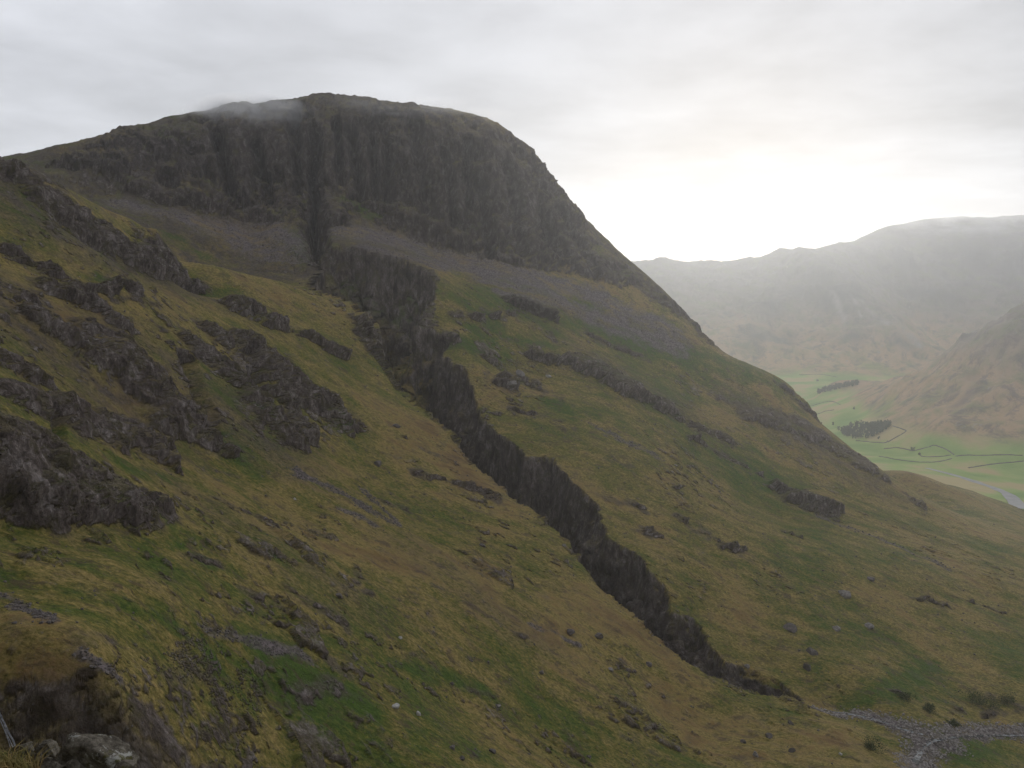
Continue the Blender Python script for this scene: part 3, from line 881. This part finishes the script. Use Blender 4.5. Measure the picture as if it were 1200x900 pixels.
# ------------------------------------------------------------------ rocks
def plain_mat(name, col, rough=0.9, scale=3.0, dark=0.5, light=1.5, spec=0.2):
    m, t, b = new_mat(name)
    o = N(t, "ShaderNodeTexCoord").outputs["Object"]
    n = noise(t, o, scale, 6, 0.7)
    c = mix(t, 1.0, col, ramp(t, n, [(0.3, dark), (0.7, light)]), "MULTIPLY")
    L(t, c, b.inputs["Base Color"])
    b.inputs["Roughness"].default_value = rough
    b.inputs["Specular IOR Level"].default_value = spec
    bp = N(t, "ShaderNodeBump", inp={"Strength": 0.6, "Distance": 0.2})
    L(t, n, bp.inputs["Height"])
    L(t, bp.outputs[0], b.inputs["Normal"])
    return m


M_STONE = plain_mat("grey_stone", (0.125, 0.110, 0.105), scale=0.8)
M_PALE = plain_mat("pale_stone", (0.185, 0.170, 0.160), scale=0.9, dark=0.45, light=1.6)
M_WHITE = plain_mat("white_stone", (0.38, 0.37, 0.355), scale=0.9, dark=0.7, light=1.2)
M_BED = plain_mat("bed_stone", (0.23, 0.21, 0.20), scale=0.8, dark=0.4, light=1.7)
M_DARKSTONE = plain_mat("dark_stone", (0.085, 0.075, 0.070), scale=0.8)


def ico(sub):
    bm = bmesh.new()
    bmesh.ops.create_icosphere(bm, subdivisions=sub, radius=1.0)
    v = np.array([p.co[:] for p in bm.verts], dtype=np.float32)
    f = np.array([[p.index for p in q.verts] for q in bm.faces], dtype=np.int32)
    bm.free()
    return v, f


ICO = {k: ico(k) for k in (1, 2, 3, 5)}


def rock_shape(sub, seed, rough=0.35, flat=0.7, planes=7):
    """an angular stone: a ball cut by random planes, then weathered"""
    v, f = ICO[sub]
    g = np.random.default_rng(seed)
    v = v.copy()
    for _ in range(planes):
        n = g.normal(size=3)
        n /= np.linalg.norm(n)
        d = g.uniform(0.45, 0.85)
        s_ = v @ n - d
        v -= np.where(s_ > 0, s_, 0)[:, None] * n * 0.92
    k = fbm(v[:, 0] * 1.7 + seed * 3.1, v[:, 1] * 1.7, v[:, 2] * 1.7, 4)
    v *= (1 + rough * 0.35 * k)[:, None]
    v *= np.array([1.0, g.uniform(0.7, 1.0), flat]) * g.uniform(0.9, 1.1, 3)
    return v.astype(np.float32), f


def rotm(g):
    q = g.normal(size=4)
    q /= np.linalg.norm(q)
    w, a, b_, c = q
    return np.array([[1 - 2 * (b_ * b_ + c * c), 2 * (a * b_ - w * c), 2 * (a * c + w * b_)],
                     [2 * (a * b_ + w * c), 1 - 2 * (a * a + c * c), 2 * (b_ * c - w * a)],
                     [2 * (a * c - w * b_), 2 * (b_ * c + w * a), 1 - 2 * (a * a + b_ * b_)]], dtype=np.float32)


def scatter(name, weight, count, smin, smax, mat, seed, label, cat):
    g = np.random.default_rng(seed)
    w = (weight[60:NR]).ravel().astype(np.float64)
    w /= w.sum()
    idx = g.choice(len(w), size=count, p=w)
    pos = P[60:NR].reshape(-1, 3)[idx]
    rr = np.hypot(pos[:, 0], pos[:, 1])
    protos = [rock_shape(1, seed * 50 + k, 0.5, 0.7) for k in range(10)]
    vs, fs, off = [], [], 0
    for k in range(count):
        v, f = protos[k % 10]
        sz = smin + (smax - smin) * g.random() ** 3
        sz *= 0.6 + 0.8 * rr[k] / 450.0
        q = (v * sz) @ rotm(g).T * np.array([1, 1, 0.8])
        vs.append(q + pos[k] + np.array([0, 0, sz * 0.15]))
        fs.append(f + off)
        off += len(v)
    o = mesh_obj(name, np.concatenate(vs) + W3, np.concatenate(fs), mat, smooth=False)
    tag(o, label, cat, kind="stuff")
    return o


near_zone = (smooth(165, 185, rad) * (1 - smooth(800, 1000, rad)))
bed = np.zeros_like(rock)
b_, _ = strokes(P, SCREE[-6:], COL.hit, 0.6)
bed[:NR] = b_[:NR]
scatter("scree_stones", np.clip(scree_a - bed, 0, 1) * near_zone + 0.0008, 4500, 0.18, 0.75, M_STONE, 3, "grey scree stones lying in streaks down the fellside", "scree")
scatter("rubble", near_zone * (1 - rock) * 0.02 + 0.06 * near_zone * rock, 2600, 0.15, 0.6, M_STONE, 4, "loose grey stones scattered over the turf below the crags", "stones")
scatter("gravel", bed * near_zone + 1e-6, 5200, 0.15, 0.85, M_BED, 5, "pale cobbles and boulders filling the stream bed", "gravel")

BOULDERS = [  # px, py, width px, material, label
    (463, 829, 13, M_WHITE, "pale squarish boulder with a dark hollow beneath it on the lower turf"),
    (490, 838, 9, M_WHITE, "small cream boulder just right of the squarish boulder with a hollow"),
    (583, 829, 9, M_PALE, "pale boulder on green turf right of a dark low outcrop"),
    (345, 586, 5, M_WHITE, "tiny white stone alone on green turf above the long scree streak"),
    (468, 749, 5, M_WHITE, "tiny white upright stone on dark green turf in mid slope"),
    (540, 890, 8, M_DARKSTONE, "dark stone near the bottom edge below a brown grass hump"),
    (577, 882, 10, M_DARKSTONE, "dark blocky stone on bright green turf near the bottom edge"),
    (530, 878, 9, M_STONE, "grey stone beside brown grass near the bottom edge"),
    (871, 870, 8, M_STONE, "blue grey stone on a green patch above the bottom edge"),
    (900, 865, 11, M_STONE, "flat grey slab in straw grass right of a blue grey stone"),
    (928, 881, 10, M_DARKSTONE, "dark boulder in the green hollow near the bottom edge"),
    (885, 886, 9, M_PALE, "pale stone among small rubble near the bottom edge"),
    (985, 885, 5, M_WHITE, "lone white stone on straw turf left of the stream"),
    (926, 848, 8, M_DARKSTONE, "dark tilted stone on the straw slope left of the stream bed"),
    (951, 766, 15, M_STONE, "tall grey rock standing on the far slope above the ravine mouth"),
    (946, 783, 13, M_DARKSTONE, "dark rock just below the tall grey rock above the ravine mouth"),
    (875, 782, 7, M_PALE, "small pale stone on the rim above the ravine mouth"),
    (1020, 680, 9, M_STONE, "grey rock at the upper end of a short outcrop on the far slope"),
    (988, 697, 16, M_PALE, "pale ribbed rock in olive turf on the far slope"),
    (1018, 735, 10, M_PALE, "pale slab lowest of the far slope rocks"),
    (980, 738, 10, M_PALE, "pale slab left of a matching slab low on the far slope"),
    (925, 738, 16, M_STONE, "broad low grey outcrop block on the straw slope above the ravine mouth"),
    (700, 747, 12, M_STONE, "grey block on straw turf near the lower rim of the ravine"),
    (668, 742, 14, M_STONE, "flat grey outcrop block among stones in mid slope"),
    (626, 756, 4, M_DARKSTONE, "tiny black stone on straw turf in mid slope"),
    (530, 802, 8, M_DARKSTONE, "dark stone left of a low brown outcrop"),
    (634, 790, 7, M_STONE, "small grey stone right of a low brown outcrop"),
    (715, 786, 7, M_PALE, "small pale flake of rock near the foot of the straw slope"),
    (760, 780, 8, M_STONE, "grey stone close below the ravine rim near its mouth"),
    (690, 888, 7, M_STONE, "grey stone in green turf at the bottom edge"),
    (395, 700, 9, M_STONE, "grey stone on top of a dark brown hump"),
    (660, 640, 6, M_PALE, "small pale stone close to the near rim of the ravine"),
    (565, 640, 8, M_STONE, "grey stone below the ribbed outcrop near the rim"),
    (443, 545, 12, M_STONE, "grey block on straw turf between scree and ravine"),
    (465, 500, 10, M_STONE, "grey rock at the head of a dark crack near the rim"),
    (610, 440, 16, M_PALE, "pale outcrop block at the far rim of the ravine"),
    (597, 452, 12, M_PALE, "lower pale block at the far rim of the ravine"),
    (643, 442, 8, M_WHITE, "upright white rock against dark ribs on the far slope"),
]
for k, (px, py, wpx, mat, lab) in enumerate(BOULDERS):
    h = COL.hit(px, py)
    if h is None:
        continue
    d = float(np.linalg.norm(h))
    sz = wpx / 1000.0 * d * 0.5
    v, f = rock_shape(3, 900 + k, 0.45, 0.75, 9)
    o = mesh_obj("boulder", v * sz, f, mat, smooth=False)
    o.location = Vector(h.tolist()) + Vector((0, 0, CAM_Z + sz * 0.1))
    o.rotation_euler = (random.uniform(-0.3, 0.3), random.uniform(-0.3, 0.3), random.uniform(0, 6.28))
    tag(o, lab, "boulder")

# ------------------------------------------------------------------ the viewpoint's own ledge, lower left
gx, gy = np.meshgrid(np.arange(-9, 6.01, 0.1), np.arange(-4, 15.01, 0.1), indexing="ij")
edge_y = np.interp(gx, [-9, -3.4, -2.5, -1.9, -1.2, 0, 6], [5.6, 5.25, 4.7, 4.2, 2.2, 2.0, 1.6]) + fbm(gx, gy * 0.2, gx * 0, 3) * 0.12
ltop = -1.72 - 0.268 * np.clip(gy, -1, 20) + fbm(gx * 0.6, gy * 0.6, gx * 0, 4) * 0.10 - 0.03 * np.clip(gx + 3, -6, 3)
over = np.clip(gy - edge_y, 0, None)
lz = ltop - over * 2.4 + fbm(gx * 1.3, gy * 1.3, gx * 0 + 4, 4) * 0.25 * np.clip(over, 0, 1)
over2 = np.clip(-7.5 - gx, 0, None) + np.clip(gx - 4.5, 0, None) + np.clip(-3 - gy, 0, None)
lz -= over2 * 3
LP = np.stack([gx, gy, lz], -1)
lr = np.clip(over * 2.5, 0, 1)
ledge = mesh_obj("ground", LP.reshape(-1, 3) + W3, face_grid(0, gx.shape[0], 0, gx.shape[1], gx.shape[1])[:, ::-1], M_FELL,
                 attrs={"dark": lr * 0, "rock": lr, "stony": lr * 0, "scree": lr * 0, "green": lr * 0})
tag(ledge, "grassy ledge at the viewpoint above the gully", "ground", kind="structure")


def ledge_z(x_, y_):
    i = int(np.clip(round((x_ + 9) / 0.1), 0, gx.shape[0] - 1))
    j = int(np.clip(round((y_ + 4) / 0.1), 0, gx.shape[1] - 1))
    return float(lz[i, j])


def lichen_mat():
    m, t, b = new_mat("lichened_rock")
    o = N(t, "ShaderNodeTexCoord").outputs["Object"]
    n1 = noise(t, o, 20, 10, 0.75)
    n2 = noise(t, o, 8, 8, 0.7, 0.4)
    c = ramp(t, n1, [(0.32, (0.035, 0.030, 0.024)), (0.46, (0.105, 0.092, 0.072)), (0.58, (0.20, 0.18, 0.145)), (0.70, (0.34, 0.32, 0.28))])
    c = mix(t, ramp(t, n2, [(0.58, 0.0), (0.61, 1.0)]), c, (0.42, 0.42, 0.39))
    c = mix(t, ramp(t, noise(t, o, 6.3, 6, 0.7), [(0.57, 0.0), (0.64, 0.9)]), c, (0.085, 0.078, 0.018))
    L(t, c, b.inputs["Base Color"])
    bp = N(t, "ShaderNodeBump", inp={"Strength": 1.0, "Distance": 0.05})
    L(t, n1, bp.inputs["Height"])
    L(t, bp.outputs[0], b.inputs["Normal"])
    return m


M_LICHEN = lichen_mat()
FORE = [(110, 893, 5.0, 82, 0.80, "large lichened boulder with white lichen patches at the lower left edge"),
        (56, 884, 5.3, 30, 0.8, "rounded brown grey rock left of the large lichened boulder"),
        (27, 881, 5.6, 22, 0.7, "low flat rock where the foreground grass meets the stones"),
        (72, 899, 5.0, 26, 0.8, "pitted rock tucked against the left side of the large lichened boulder"),
        (44, 893, 5.1, 22, 0.8, "small knobbly rock in the middle of the foreground stones"),
        (36, 887, 5.3, 14, 0.9, "small light stone between the flat rock and the rounded one"),
        (58, 897, 5.05, 15, 0.8, "smallest cracked stone at the bottom of the foreground cluster"),
        (146, 901, 4.9, 24, 0.7, "small pale rock at the right foot of the large lichened boulder"),
        (88, 904, 4.9, 24, 0.8, "half hidden stone in front of the large lichened boulder"),
        (62, 907, 4.8, 30, 0.8, "broad stone at the very bottom edge below the foreground cluster")]
for k, (px, py, Y, wpx, flat, lab) in enumerate(FORE):
    p = at(px, py, Y)
    sz = wpx / 1000.0 * Y * 0.56
    v, f = rock_shape(5, 300 + k, 0.45, flat, 8)
    v *= (1 + 0.035 * fbm(v[:, 0] * 7, v[:, 1] * 7, v[:, 2] * 7, 5, 0.6) + 0.025 * fbm(v[:, 0] * 2.2, v[:, 1] * 2.2 + 9, v[:, 2] * 2.2, 3, 0.5, True))[:, None]
    o = mesh_obj("boulder", v * sz, f, M_LICHEN)
    o.location = (p[0], p[1], p[2] + CAM_Z + 0.02)
    tag(o, lab, "boulder")

# grass on the ledge
g = np.random.default_rng(11)
m_gr, t_, b_s = new_mat("dry_grass")
oi = noise(t_, N(t_, "ShaderNodeTexCoord").outputs["Object"], 6, 3)
L(t_, ramp(t_, oi, [(0.35, (0.10, 0.105, 0.03)), (0.5, (0.20, 0.165, 0.06)), (0.65, (0.27, 0.19, 0.08))]), b_s.inputs["Base Color"])
vs, fs = [], []
n_b = 0
for k in range(16000):
    bx_, by_ = g.uniform(-4.6, -2.2), g.uniform(3.6, 5.5)
    if by_ > np.interp(bx_, [-4.6, -3.0, -2.75, -2.2], [5.4, 5.2, 4.6, 3.5]):
        continue
    hz_ = ledge_z(bx_, by_)
    ang, lean, ln, wd = g.uniform(0, 6.28), g.uniform(0.1, 0.9), g.uniform(0.06, 0.19), g.uniform(0.003, 0.006)
    dx, dy = math.cos(ang), math.sin(ang)
    px_, py_ = -dy * wd, dx * wd
    base = np.array([bx_, by_, hz_ - 0.01])
    mid = base + np.array([dx * lean * ln * 0.35, dy * lean * ln * 0.35, ln * 0.6])
    tip = base + np.array([dx * lean * ln, dy * lean * ln, ln * (1.0 - 0.35 * lean)])
    s_ = np.array([px_, py_, 0])
    vs += [base - s_, base + s_, mid + s_ * 0.7, mid - s_ * 0.7, tip + s_ * 0.1, tip - s_ * 0.1]
    fs += [(n_b, n_b + 1, n_b + 2, n_b + 3), (n_b + 3, n_b + 2, n_b + 4, n_b + 5)]
    n_b += 6
gr = mesh_obj("grass", np.array(vs) + W3, np.array(fs), m_gr)
tag(gr, "straw coloured grass blades growing on the ledge", "grass", kind="stuff")

# ------------------------------------------------------------------ water
def water_mat(name, col, rough):
    m, t, b = new_mat(name)
    o = N(t, "ShaderNodeTexCoord").outputs["Object"]
    b.inputs["Base Color"].default_value = (*col, 1)
    b.inputs["Roughness"].default_value = rough
    b.inputs["Specular IOR Level"].default_value = 0.6
    bp = N(t, "ShaderNodeBump", inp={"Strength": 0.4, "Distance": 0.3})
    L(t, noise(t, o, 0.6, 4), bp.inputs["Height"])
    L(t, bp.outputs[0], b.inputs["Normal"])
    return m


M_WATER = water_mat("beck_water", (0.05, 0.06, 0.065), 0.12)
M_SHINGLE = plain_mat("river_shingle", (0.33, 0.325, 0.33), rough=0.5, scale=0.05, dark=0.6, light=1.2)
M_FALL = plain_mat("falling_water", (0.30, 0.31, 0.35), rough=0.3, scale=1.5, dark=0.3, light=1.3, spec=0.5)


def ribbon(name, pix, widths, mat, lift, label, cat, jitter=0.0, kind="structure"):
    pts = []
    for (a, b) in zip(pix[:-1], pix[1:]):
        n_ = max(2, int(math.hypot(b[0] - a[0], b[1] - a[1]) / 3))
        for k in range(n_):
            t_ = k / n_
            h = COL.hit(a[0] + (b[0] - a[0]) * t_, a[1] + (b[1] - a[1]) * t_)
            if h is not None:
                pts.append(np.array(h, dtype=float))
    pts = np.array(pts)
    for _ in range(3):
        pts[1:-1] = (pts[:-2] + 2 * pts[1:-1] + pts[2:]) / 4
    n_ = len(pts)
    tan_ = np.gradient(pts, axis=0)
    side = np.stack([tan_[:, 1], -tan_[:, 0], tan_[:, 0] * 0], -1)
    side /= np.linalg.norm(side, axis=1, keepdims=True) + 1e-9
    wd = np.interp(np.linspace(0, 1, n_), np.linspace(0, 1, len(widths)), widths)
    wd = wd * (1 + jitter * fbm(np.arange(n_) / 3.0, np.zeros(n_), np.zeros(n_), 2))
    rows = np.stack([pts + side * (wd * q)[:, None] / 2 for q in (-1, -0.33, 0.33, 1)], 1)
    rows[..., 2] += lift
    o = mesh_obj(name, rows.reshape(-1, 3) + W3, face_grid(0, n_, 0, 4, 4), mat)
    tag(o, label, cat, kind=kind)
    return o


ribbon("river", [(1085, 549), (1100, 553), (1120, 558), (1145, 566), (1165, 573), (1180, 579), (1190, 588), (1196, 600)], (8, 12, 16, 22, 26, 28), M_SHINGLE, 1.3, "pale winding shingle river on the valley floor beside the right edge", "river", 0.3)
ribbon("stream", [(965, 833), (1000, 838), (1030, 845), (1060, 856), (1085, 862)], (1.2, 2.0, 2.5), M_WATER, 0.15, "narrow stream running out of the ravine over pale stones", "stream", 0.4)
ribbon("stream", [(1200, 862), (1160, 862), (1120, 864), (1090, 868), (1075, 885), (1070, 899)], (2.0, 2.6, 3.0), M_WATER, 0.15, "stream entering from the right edge across the stony confluence", "stream", 0.4)
p_f = [COL.hit(px, py) for px, py in ((-6, 830), (-1, 840), (4, 850), (9, 860), (14, 870), (18, 880))]
fv, ff = [], []
gw = np.random.default_rng(77)
for strand in range(7):
    off = gw.uniform(-0.55, 0.55)
    ph = gw.uniform(0, 6)
    k0 = int(gw.integers(0, 2))
    n0 = len(fv)
    for k, p in enumerate(p_f):
        if k < k0:
            continue
        p = np.array(p)
        c_ = p * (1 - 1.0 / np.linalg.norm(p))              # the water stands a little proud of the rock
        w_ = gw.uniform(0.04, 0.13)
        cx_ = c_[0] + off * (0.5 + 0.14 * k) + 0.12 * math.sin(ph + 1.7 * k)
        fv.append((cx_ - w_, c_[1], c_[2]))
        fv.append((cx_, c_[1] - 0.08, c_[2]))
        fv.append((cx_ + w_, c_[1], c_[2]))
    rows_ = (len(fv) - n0) // 3
    ff.append(face_grid(0, rows_, 0, 3, 3) + n0)
wf = mesh_obj("waterfall", np.array(fv) + W3, np.concatenate(ff), M_FALL)
tag(wf, "thin white waterfall sliding down the dark gully at the left edge", "waterfall", kind="structure")

# ------------------------------------------------------------------ valley: walls, trees
M_WALL = plain_mat("field_wall_stone", (0.13, 0.12, 0.11), scale=0.5)
WALLS = [([(1040, 519), (1064, 506), (1055, 503), (1045, 500)], "bent field wall enclosing a tan corner beside the wood"),
         ([(1035, 526), (1052, 526), (1070, 529), (1084, 526), (1095, 523), (1108, 527), (1120, 535)], "field wall arching past the lone dark tree"),
         ([(1120, 535), (1150, 535), (1205, 534)], "long straight field wall running to the right edge"),
         ([(1030, 535), (1050, 539), (1075, 542), (1100, 542), (1117, 538)], "lowest field wall curving round the green meadow"),
         ([(1077, 531), (1080, 536), (1098, 536), (1116, 534)], "short field wall inside the meadow below the lone tree"),
         ([(1003, 517), (1020, 519), (1035, 520), (1041, 518)], "field wall along the foot of the wood"),
         ([(948, 477), (962, 473), (975, 470), (987, 476)], "peaked field wall across the tan pasture up the valley"),
         ([(958, 486), (968, 482), (978, 481)], "short field wall in the pale green pasture up the valley"),
         ([(937, 440), (960, 439), (985, 443)], "farthest field wall at the foot of the hazy fell"),
         ([(1135, 549), (1160, 545), (1205, 541)], "field wall above the eroded river bank at the right edge")]
for pix, lab in WALLS:
    pts = []
    for a, b in zip(pix[:-1], pix[1:]):
        for k in range(8):
            h = COL.hit(a[0] + (b[0] - a[0]) * k / 8, a[1] + (b[1] - a[1]) * k / 8)
            if h is not None and np.hypot(h[0], h[1]) > 1500:
                pts.append(np.array(h, dtype=float))
    if len(pts) < 3:
        print("wall skipped", lab)
        continue
    pts = np.array(pts)
    for _ in range(4):
        pts[1:-1] = (pts[:-2] + 2 * pts[1:-1] + pts[2:]) / 4
    tan_ = np.gradient(pts, axis=0)
    side = np.stack([tan_[:, 1], -tan_[:, 0], tan_[:, 0] * 0], -1)
    side /= np.linalg.norm(side, axis=1, keepdims=True) + 1e-9
    hh = 2.0 + 0.6 * fbm(pts[:, 0] / 7, pts[:, 1] / 7, pts[:, 0] * 0, 2)
    up = np.array([0, 0, 1.0])
    sec = np.stack([pts - side * 1.5 - up, pts - side * 0.9 + up * hh[:, None], pts + side * 0.9 + up * hh[:, None], pts + side * 1.5 - up], 1)
    o = mesh_obj("drystone_wall", sec.reshape(-1, 3) + W3, face_grid(0, len(pts), 0, 4, 4), M_WALL, smooth=False)
    tag(o, lab, "wall", group="drystone walls in the valley")

M_LEAF = plain_mat("tree_foliage", (0.045, 0.070, 0.028), scale=0.4)
M_LEAF2 = plain_mat("scrub_foliage", (0.055, 0.072, 0.028), scale=0.8)
M_BARK = plain_mat("bark", (0.07, 0.055, 0.045), scale=2.0)


def leaf_cloud(h, w, n, g, size, pointed=False):
    cl = []
    for k in range(14):
        zc = g.uniform(0.25, 0.95)
        rr = w * 0.5 * ((1.1 - zc) if pointed else math.sqrt(max(0.05, 1 - (2 * zc - 1.15) ** 2))) * g.uniform(0.3, 0.9)
        a = g.uniform(0, 6.28)
        cl.append((rr * math.cos(a), rr * math.sin(a), zc * h, w * g.uniform(0.14, 0.26)))
    vs, fs = [], []
    for k in range(n):
        c = cl[g.integers(len(cl))]
        d = g.normal(size=3)
        d /= np.linalg.norm(d)
        p = np.array(c[:3]) + d * c[3] * g.random() ** 0.4
        R_ = rotm(g) * size * g.uniform(0.6, 1.3)
        b0 = len(vs)
        for q in ((-1, -0.6, 0), (1, -0.6, 0), (0.7, 0.7, 0.15), (-0.7, 0.7, 0.15)):
            vs.append(p + R_ @ np.array(q))
        fs.append((b0, b0 + 1, b0 + 2, b0 + 3))
    return np.array(vs, dtype=np.float32), np.array(fs, dtype=np.int32)


def trunk_mesh(h, r0):
    n_ = 7
    vs, fs = [], []
    rings = [(0, r0 * 1.3, 0, 0), (0.15, r0, 0.0, 0.0), (0.5, r0 * 0.75, 0.15, 0.05), (0.85, r0 * 0.3, 0.1, -0.1)]
    for (q, r_, ox, oy) in rings:
        for k in range(n_):
            a = 2 * math.pi * k / n_
            vs.append((ox + r_ * math.cos(a), oy + r_ * math.sin(a), q * h - (0.5 if q == 0 else 0)))
    for i in range(len(rings) - 1):
        for k in range(n_):
            fs.append((i * n_ + k, i * n_ + (k + 1) % n_, (i + 1) * n_ + (k + 1) % n_, (i + 1) * n_ + k))
    return np.array(vs), np.array(fs)


TREES = [(1069, 529, 17, 14, "lone dark round tree by the field wall in the meadow"),
         (983, 505, 14, 12, "single tree standing left of the valley wood"),
         (992, 511, 12, 12, "low tree at the left foot of the valley wood"),
         (976, 499, 12, 11, "small tree farthest left before the valley wood"),
         (1030, 516, 11, 10, "small tree at the lower right end of the valley wood"),
         (1078, 534, 6, 7, "bush by the short wall below the lone tree"),
         (958, 448, 16, 15, "lone tree in the hazy upper pasture"),
         (1000, 480, 10, 9, "tiny tree on the edge of the tan slope above the wood")]
for k, (px, py, h_, w_, lab) in enumerate(TREES):
    p = COL.hit(px, py)
    if p is None or np.hypot(p[0], p[1]) < 1500:
        print("tree skipped", lab)
        continue
    g = np.random.default_rng(500 + k)
    root = empty("tree", (float(p[0]), float(p[1]), float(p[2]) + CAM_Z))
    tag(root, lab, "tree", group="single trees in the valley")
    v, f = leaf_cloud(h_, w_, 420, g, 0.7)
    mesh_obj("crown", v, f, M_LEAF, parent=root, smooth=False)
    v, f = trunk_mesh(h_ * 0.7, 0.35)
    mesh_obj("trunk", v, f, M_BARK, parent=root)


def wood(n, sampler, hmin, hmax, label, seed):
    g = np.random.default_rng(seed)
    vs, fs, off = [], [], 0
    for k in range(n):
        px, py = sampler(g)
        p = COL.hit(px, py)
        if p is None or np.hypot(p[0], p[1]) < 1500:
            continue
        h_ = g.uniform(hmin, hmax)
        v, f = leaf_cloud(h_, h_ * g.uniform(0.5, 0.8), 150, g, 1.0, pointed=(k % 3 == 0))
        vs.append(v + p)
        fs.append(f + off)
        off += len(v)
        v, f = trunk_mesh(h_ * 0.6, 0.3)
        vs.append(v + p)
        fs.append(f + off)
        off += len(v)
    if not vs:
        print("wood skipped", label)
        return
    o = mesh_obj("wood", np.concatenate(vs) + W3, np.concatenate(fs), M_LEAF, smooth=False)
    tag(o, label, "wood", kind="stuff")


def in_wood(g):
    t_ = g.random()
    x_ = 986 + 56 * t_
    top = np.interp(x_, [986, 1003, 1015, 1042], [505, 499, 499, 499])
    bot = np.interp(x_, [986, 1001, 1020, 1042], [510, 516, 515, 502])
    return x_, g.uniform(top, bot)


def in_strip(g):
    t_ = g.random()
    return 958 + 48 * t_, np.interp(t_, [0, 0.5, 1], [461, 456, 450.5]) + g.uniform(-1.6, 1.6)


def in_hedge(g):
    t_ = g.random()
    return 950 + 40 * t_, 467 + 14 * t_ + g.normal() * 1.5


wood(300, in_wood, 11, 19, "dark green wood of mixed trees on the valley floor", 21)
wood(200, in_strip, 13, 20, "long dark plantation strip in the hazy upper valley", 22)

SHRUBS = [(1140, 823, 24, "widest dark green shrub on the bank above the confluence"),
          (1160, 829, 20, "dark shrub right of the widest one above the confluence"),
          (1181, 824, 18, "dark shrub nearest the right edge above the stream"),
          (1062, 820, 16, "small dark shrub on the slope above the stony stream bed"),
          (1086, 832, 14, "low shrub just above the stream bed"),
          (1024, 878, 20, "dark shrub in the hollow left of the lower stream"),
          (1117, 850, 12, "shrub overhanging the middle of the stony confluence")]
for k, (px, py, wpx, lab) in enumerate(SHRUBS):
    p = COL.hit(px, py)
    g = np.random.default_rng(700 + k)
    w_ = wpx / 1000 * float(np.linalg.norm(p))
    root = empty("shrub", (float(p[0]), float(p[1]), float(p[2]) + CAM_Z - 0.2))
    tag(root, lab, "shrub", group="shrubs by the stream")
    v, f = leaf_cloud(w_ * 0.38, w_ * 1.2, 1300, g, 0.20)
    mesh_obj("foliage", v, f, M_LEAF2, parent=root, smooth=False)
    v, f = trunk_mesh(w_ * 0.35, 0.12)
    mesh_obj("stem", v, f, M_BARK, parent=root)

# ------------------------------------------------------------------ mist on the tops
def mist(px, py, Y, rx, ry, rz, dens, label, seed, scale):
    p = at(px, py, Y)
    v, f = ICO[3]
    m = bpy.data.materials.new("mist")
    m.use_nodes = True
    t = m.node_tree
    t.nodes.clear()
    o = N(t, "ShaderNodeTexCoord").outputs["Object"]
    ln = N(t, "ShaderNodeVectorMath", operation="LENGTH")
    L(t, o, ln.inputs[0])
    fall = ramp(t, ln.outputs["Value"], [(0.0, 1.0), (0.55, 0.55), (0.95, 0.0)])
    mp = N(t, "ShaderNodeMapping")
    mp.inputs["Location"].default_value = (seed, seed * 2, 0)
    mp.inputs["Scale"].default_value = (1.0, 0.7, 0.6)
    L(t, o, mp.inputs["Vector"])
    nn = ramp(t, noise(t, mp.outputs[0], scale, 4, 0.6, 0.5), [(0.40, 0.0), (0.62, 1.0)])
    d = math_node(t, "MULTIPLY", math_node(t, "MULTIPLY", fall, nn), dens)
    pv = N(t, "ShaderNodeVolumePrincipled")
    pv.inputs["Color"].default_value = (0.97, 0.97, 0.98, 1)
    pv.inputs["Anisotropy"].default_value = 0.6
    L(t, d, pv.inputs["Density"])
    mo = N(t, "ShaderNodeOutputMaterial")
    L(t, pv.outputs[0], mo.inputs["Volume"])
    ob = mesh_obj("mist", v, f, m)
    ob.scale = (rx, ry, rz)
    ob.location = (p[0], p[1], p[2] + CAM_Z)
    tag(ob, label, "mist", kind="stuff")


mist(292, 138, 1030, 95, 60, 30, 0.075, "thin white wisp of mist over the left shoulder of the summit", 1.3, 2.2)
mist(440, 134, 1080, 190, 60, 24, 0.022, "faint mist along the rocky summit edge", 4.1, 2.5)
mist(1150, 266, 6200, 700, 250, 110, 0.010, "mist veiling the top of the distant fell at right", 7.7, 2.0)
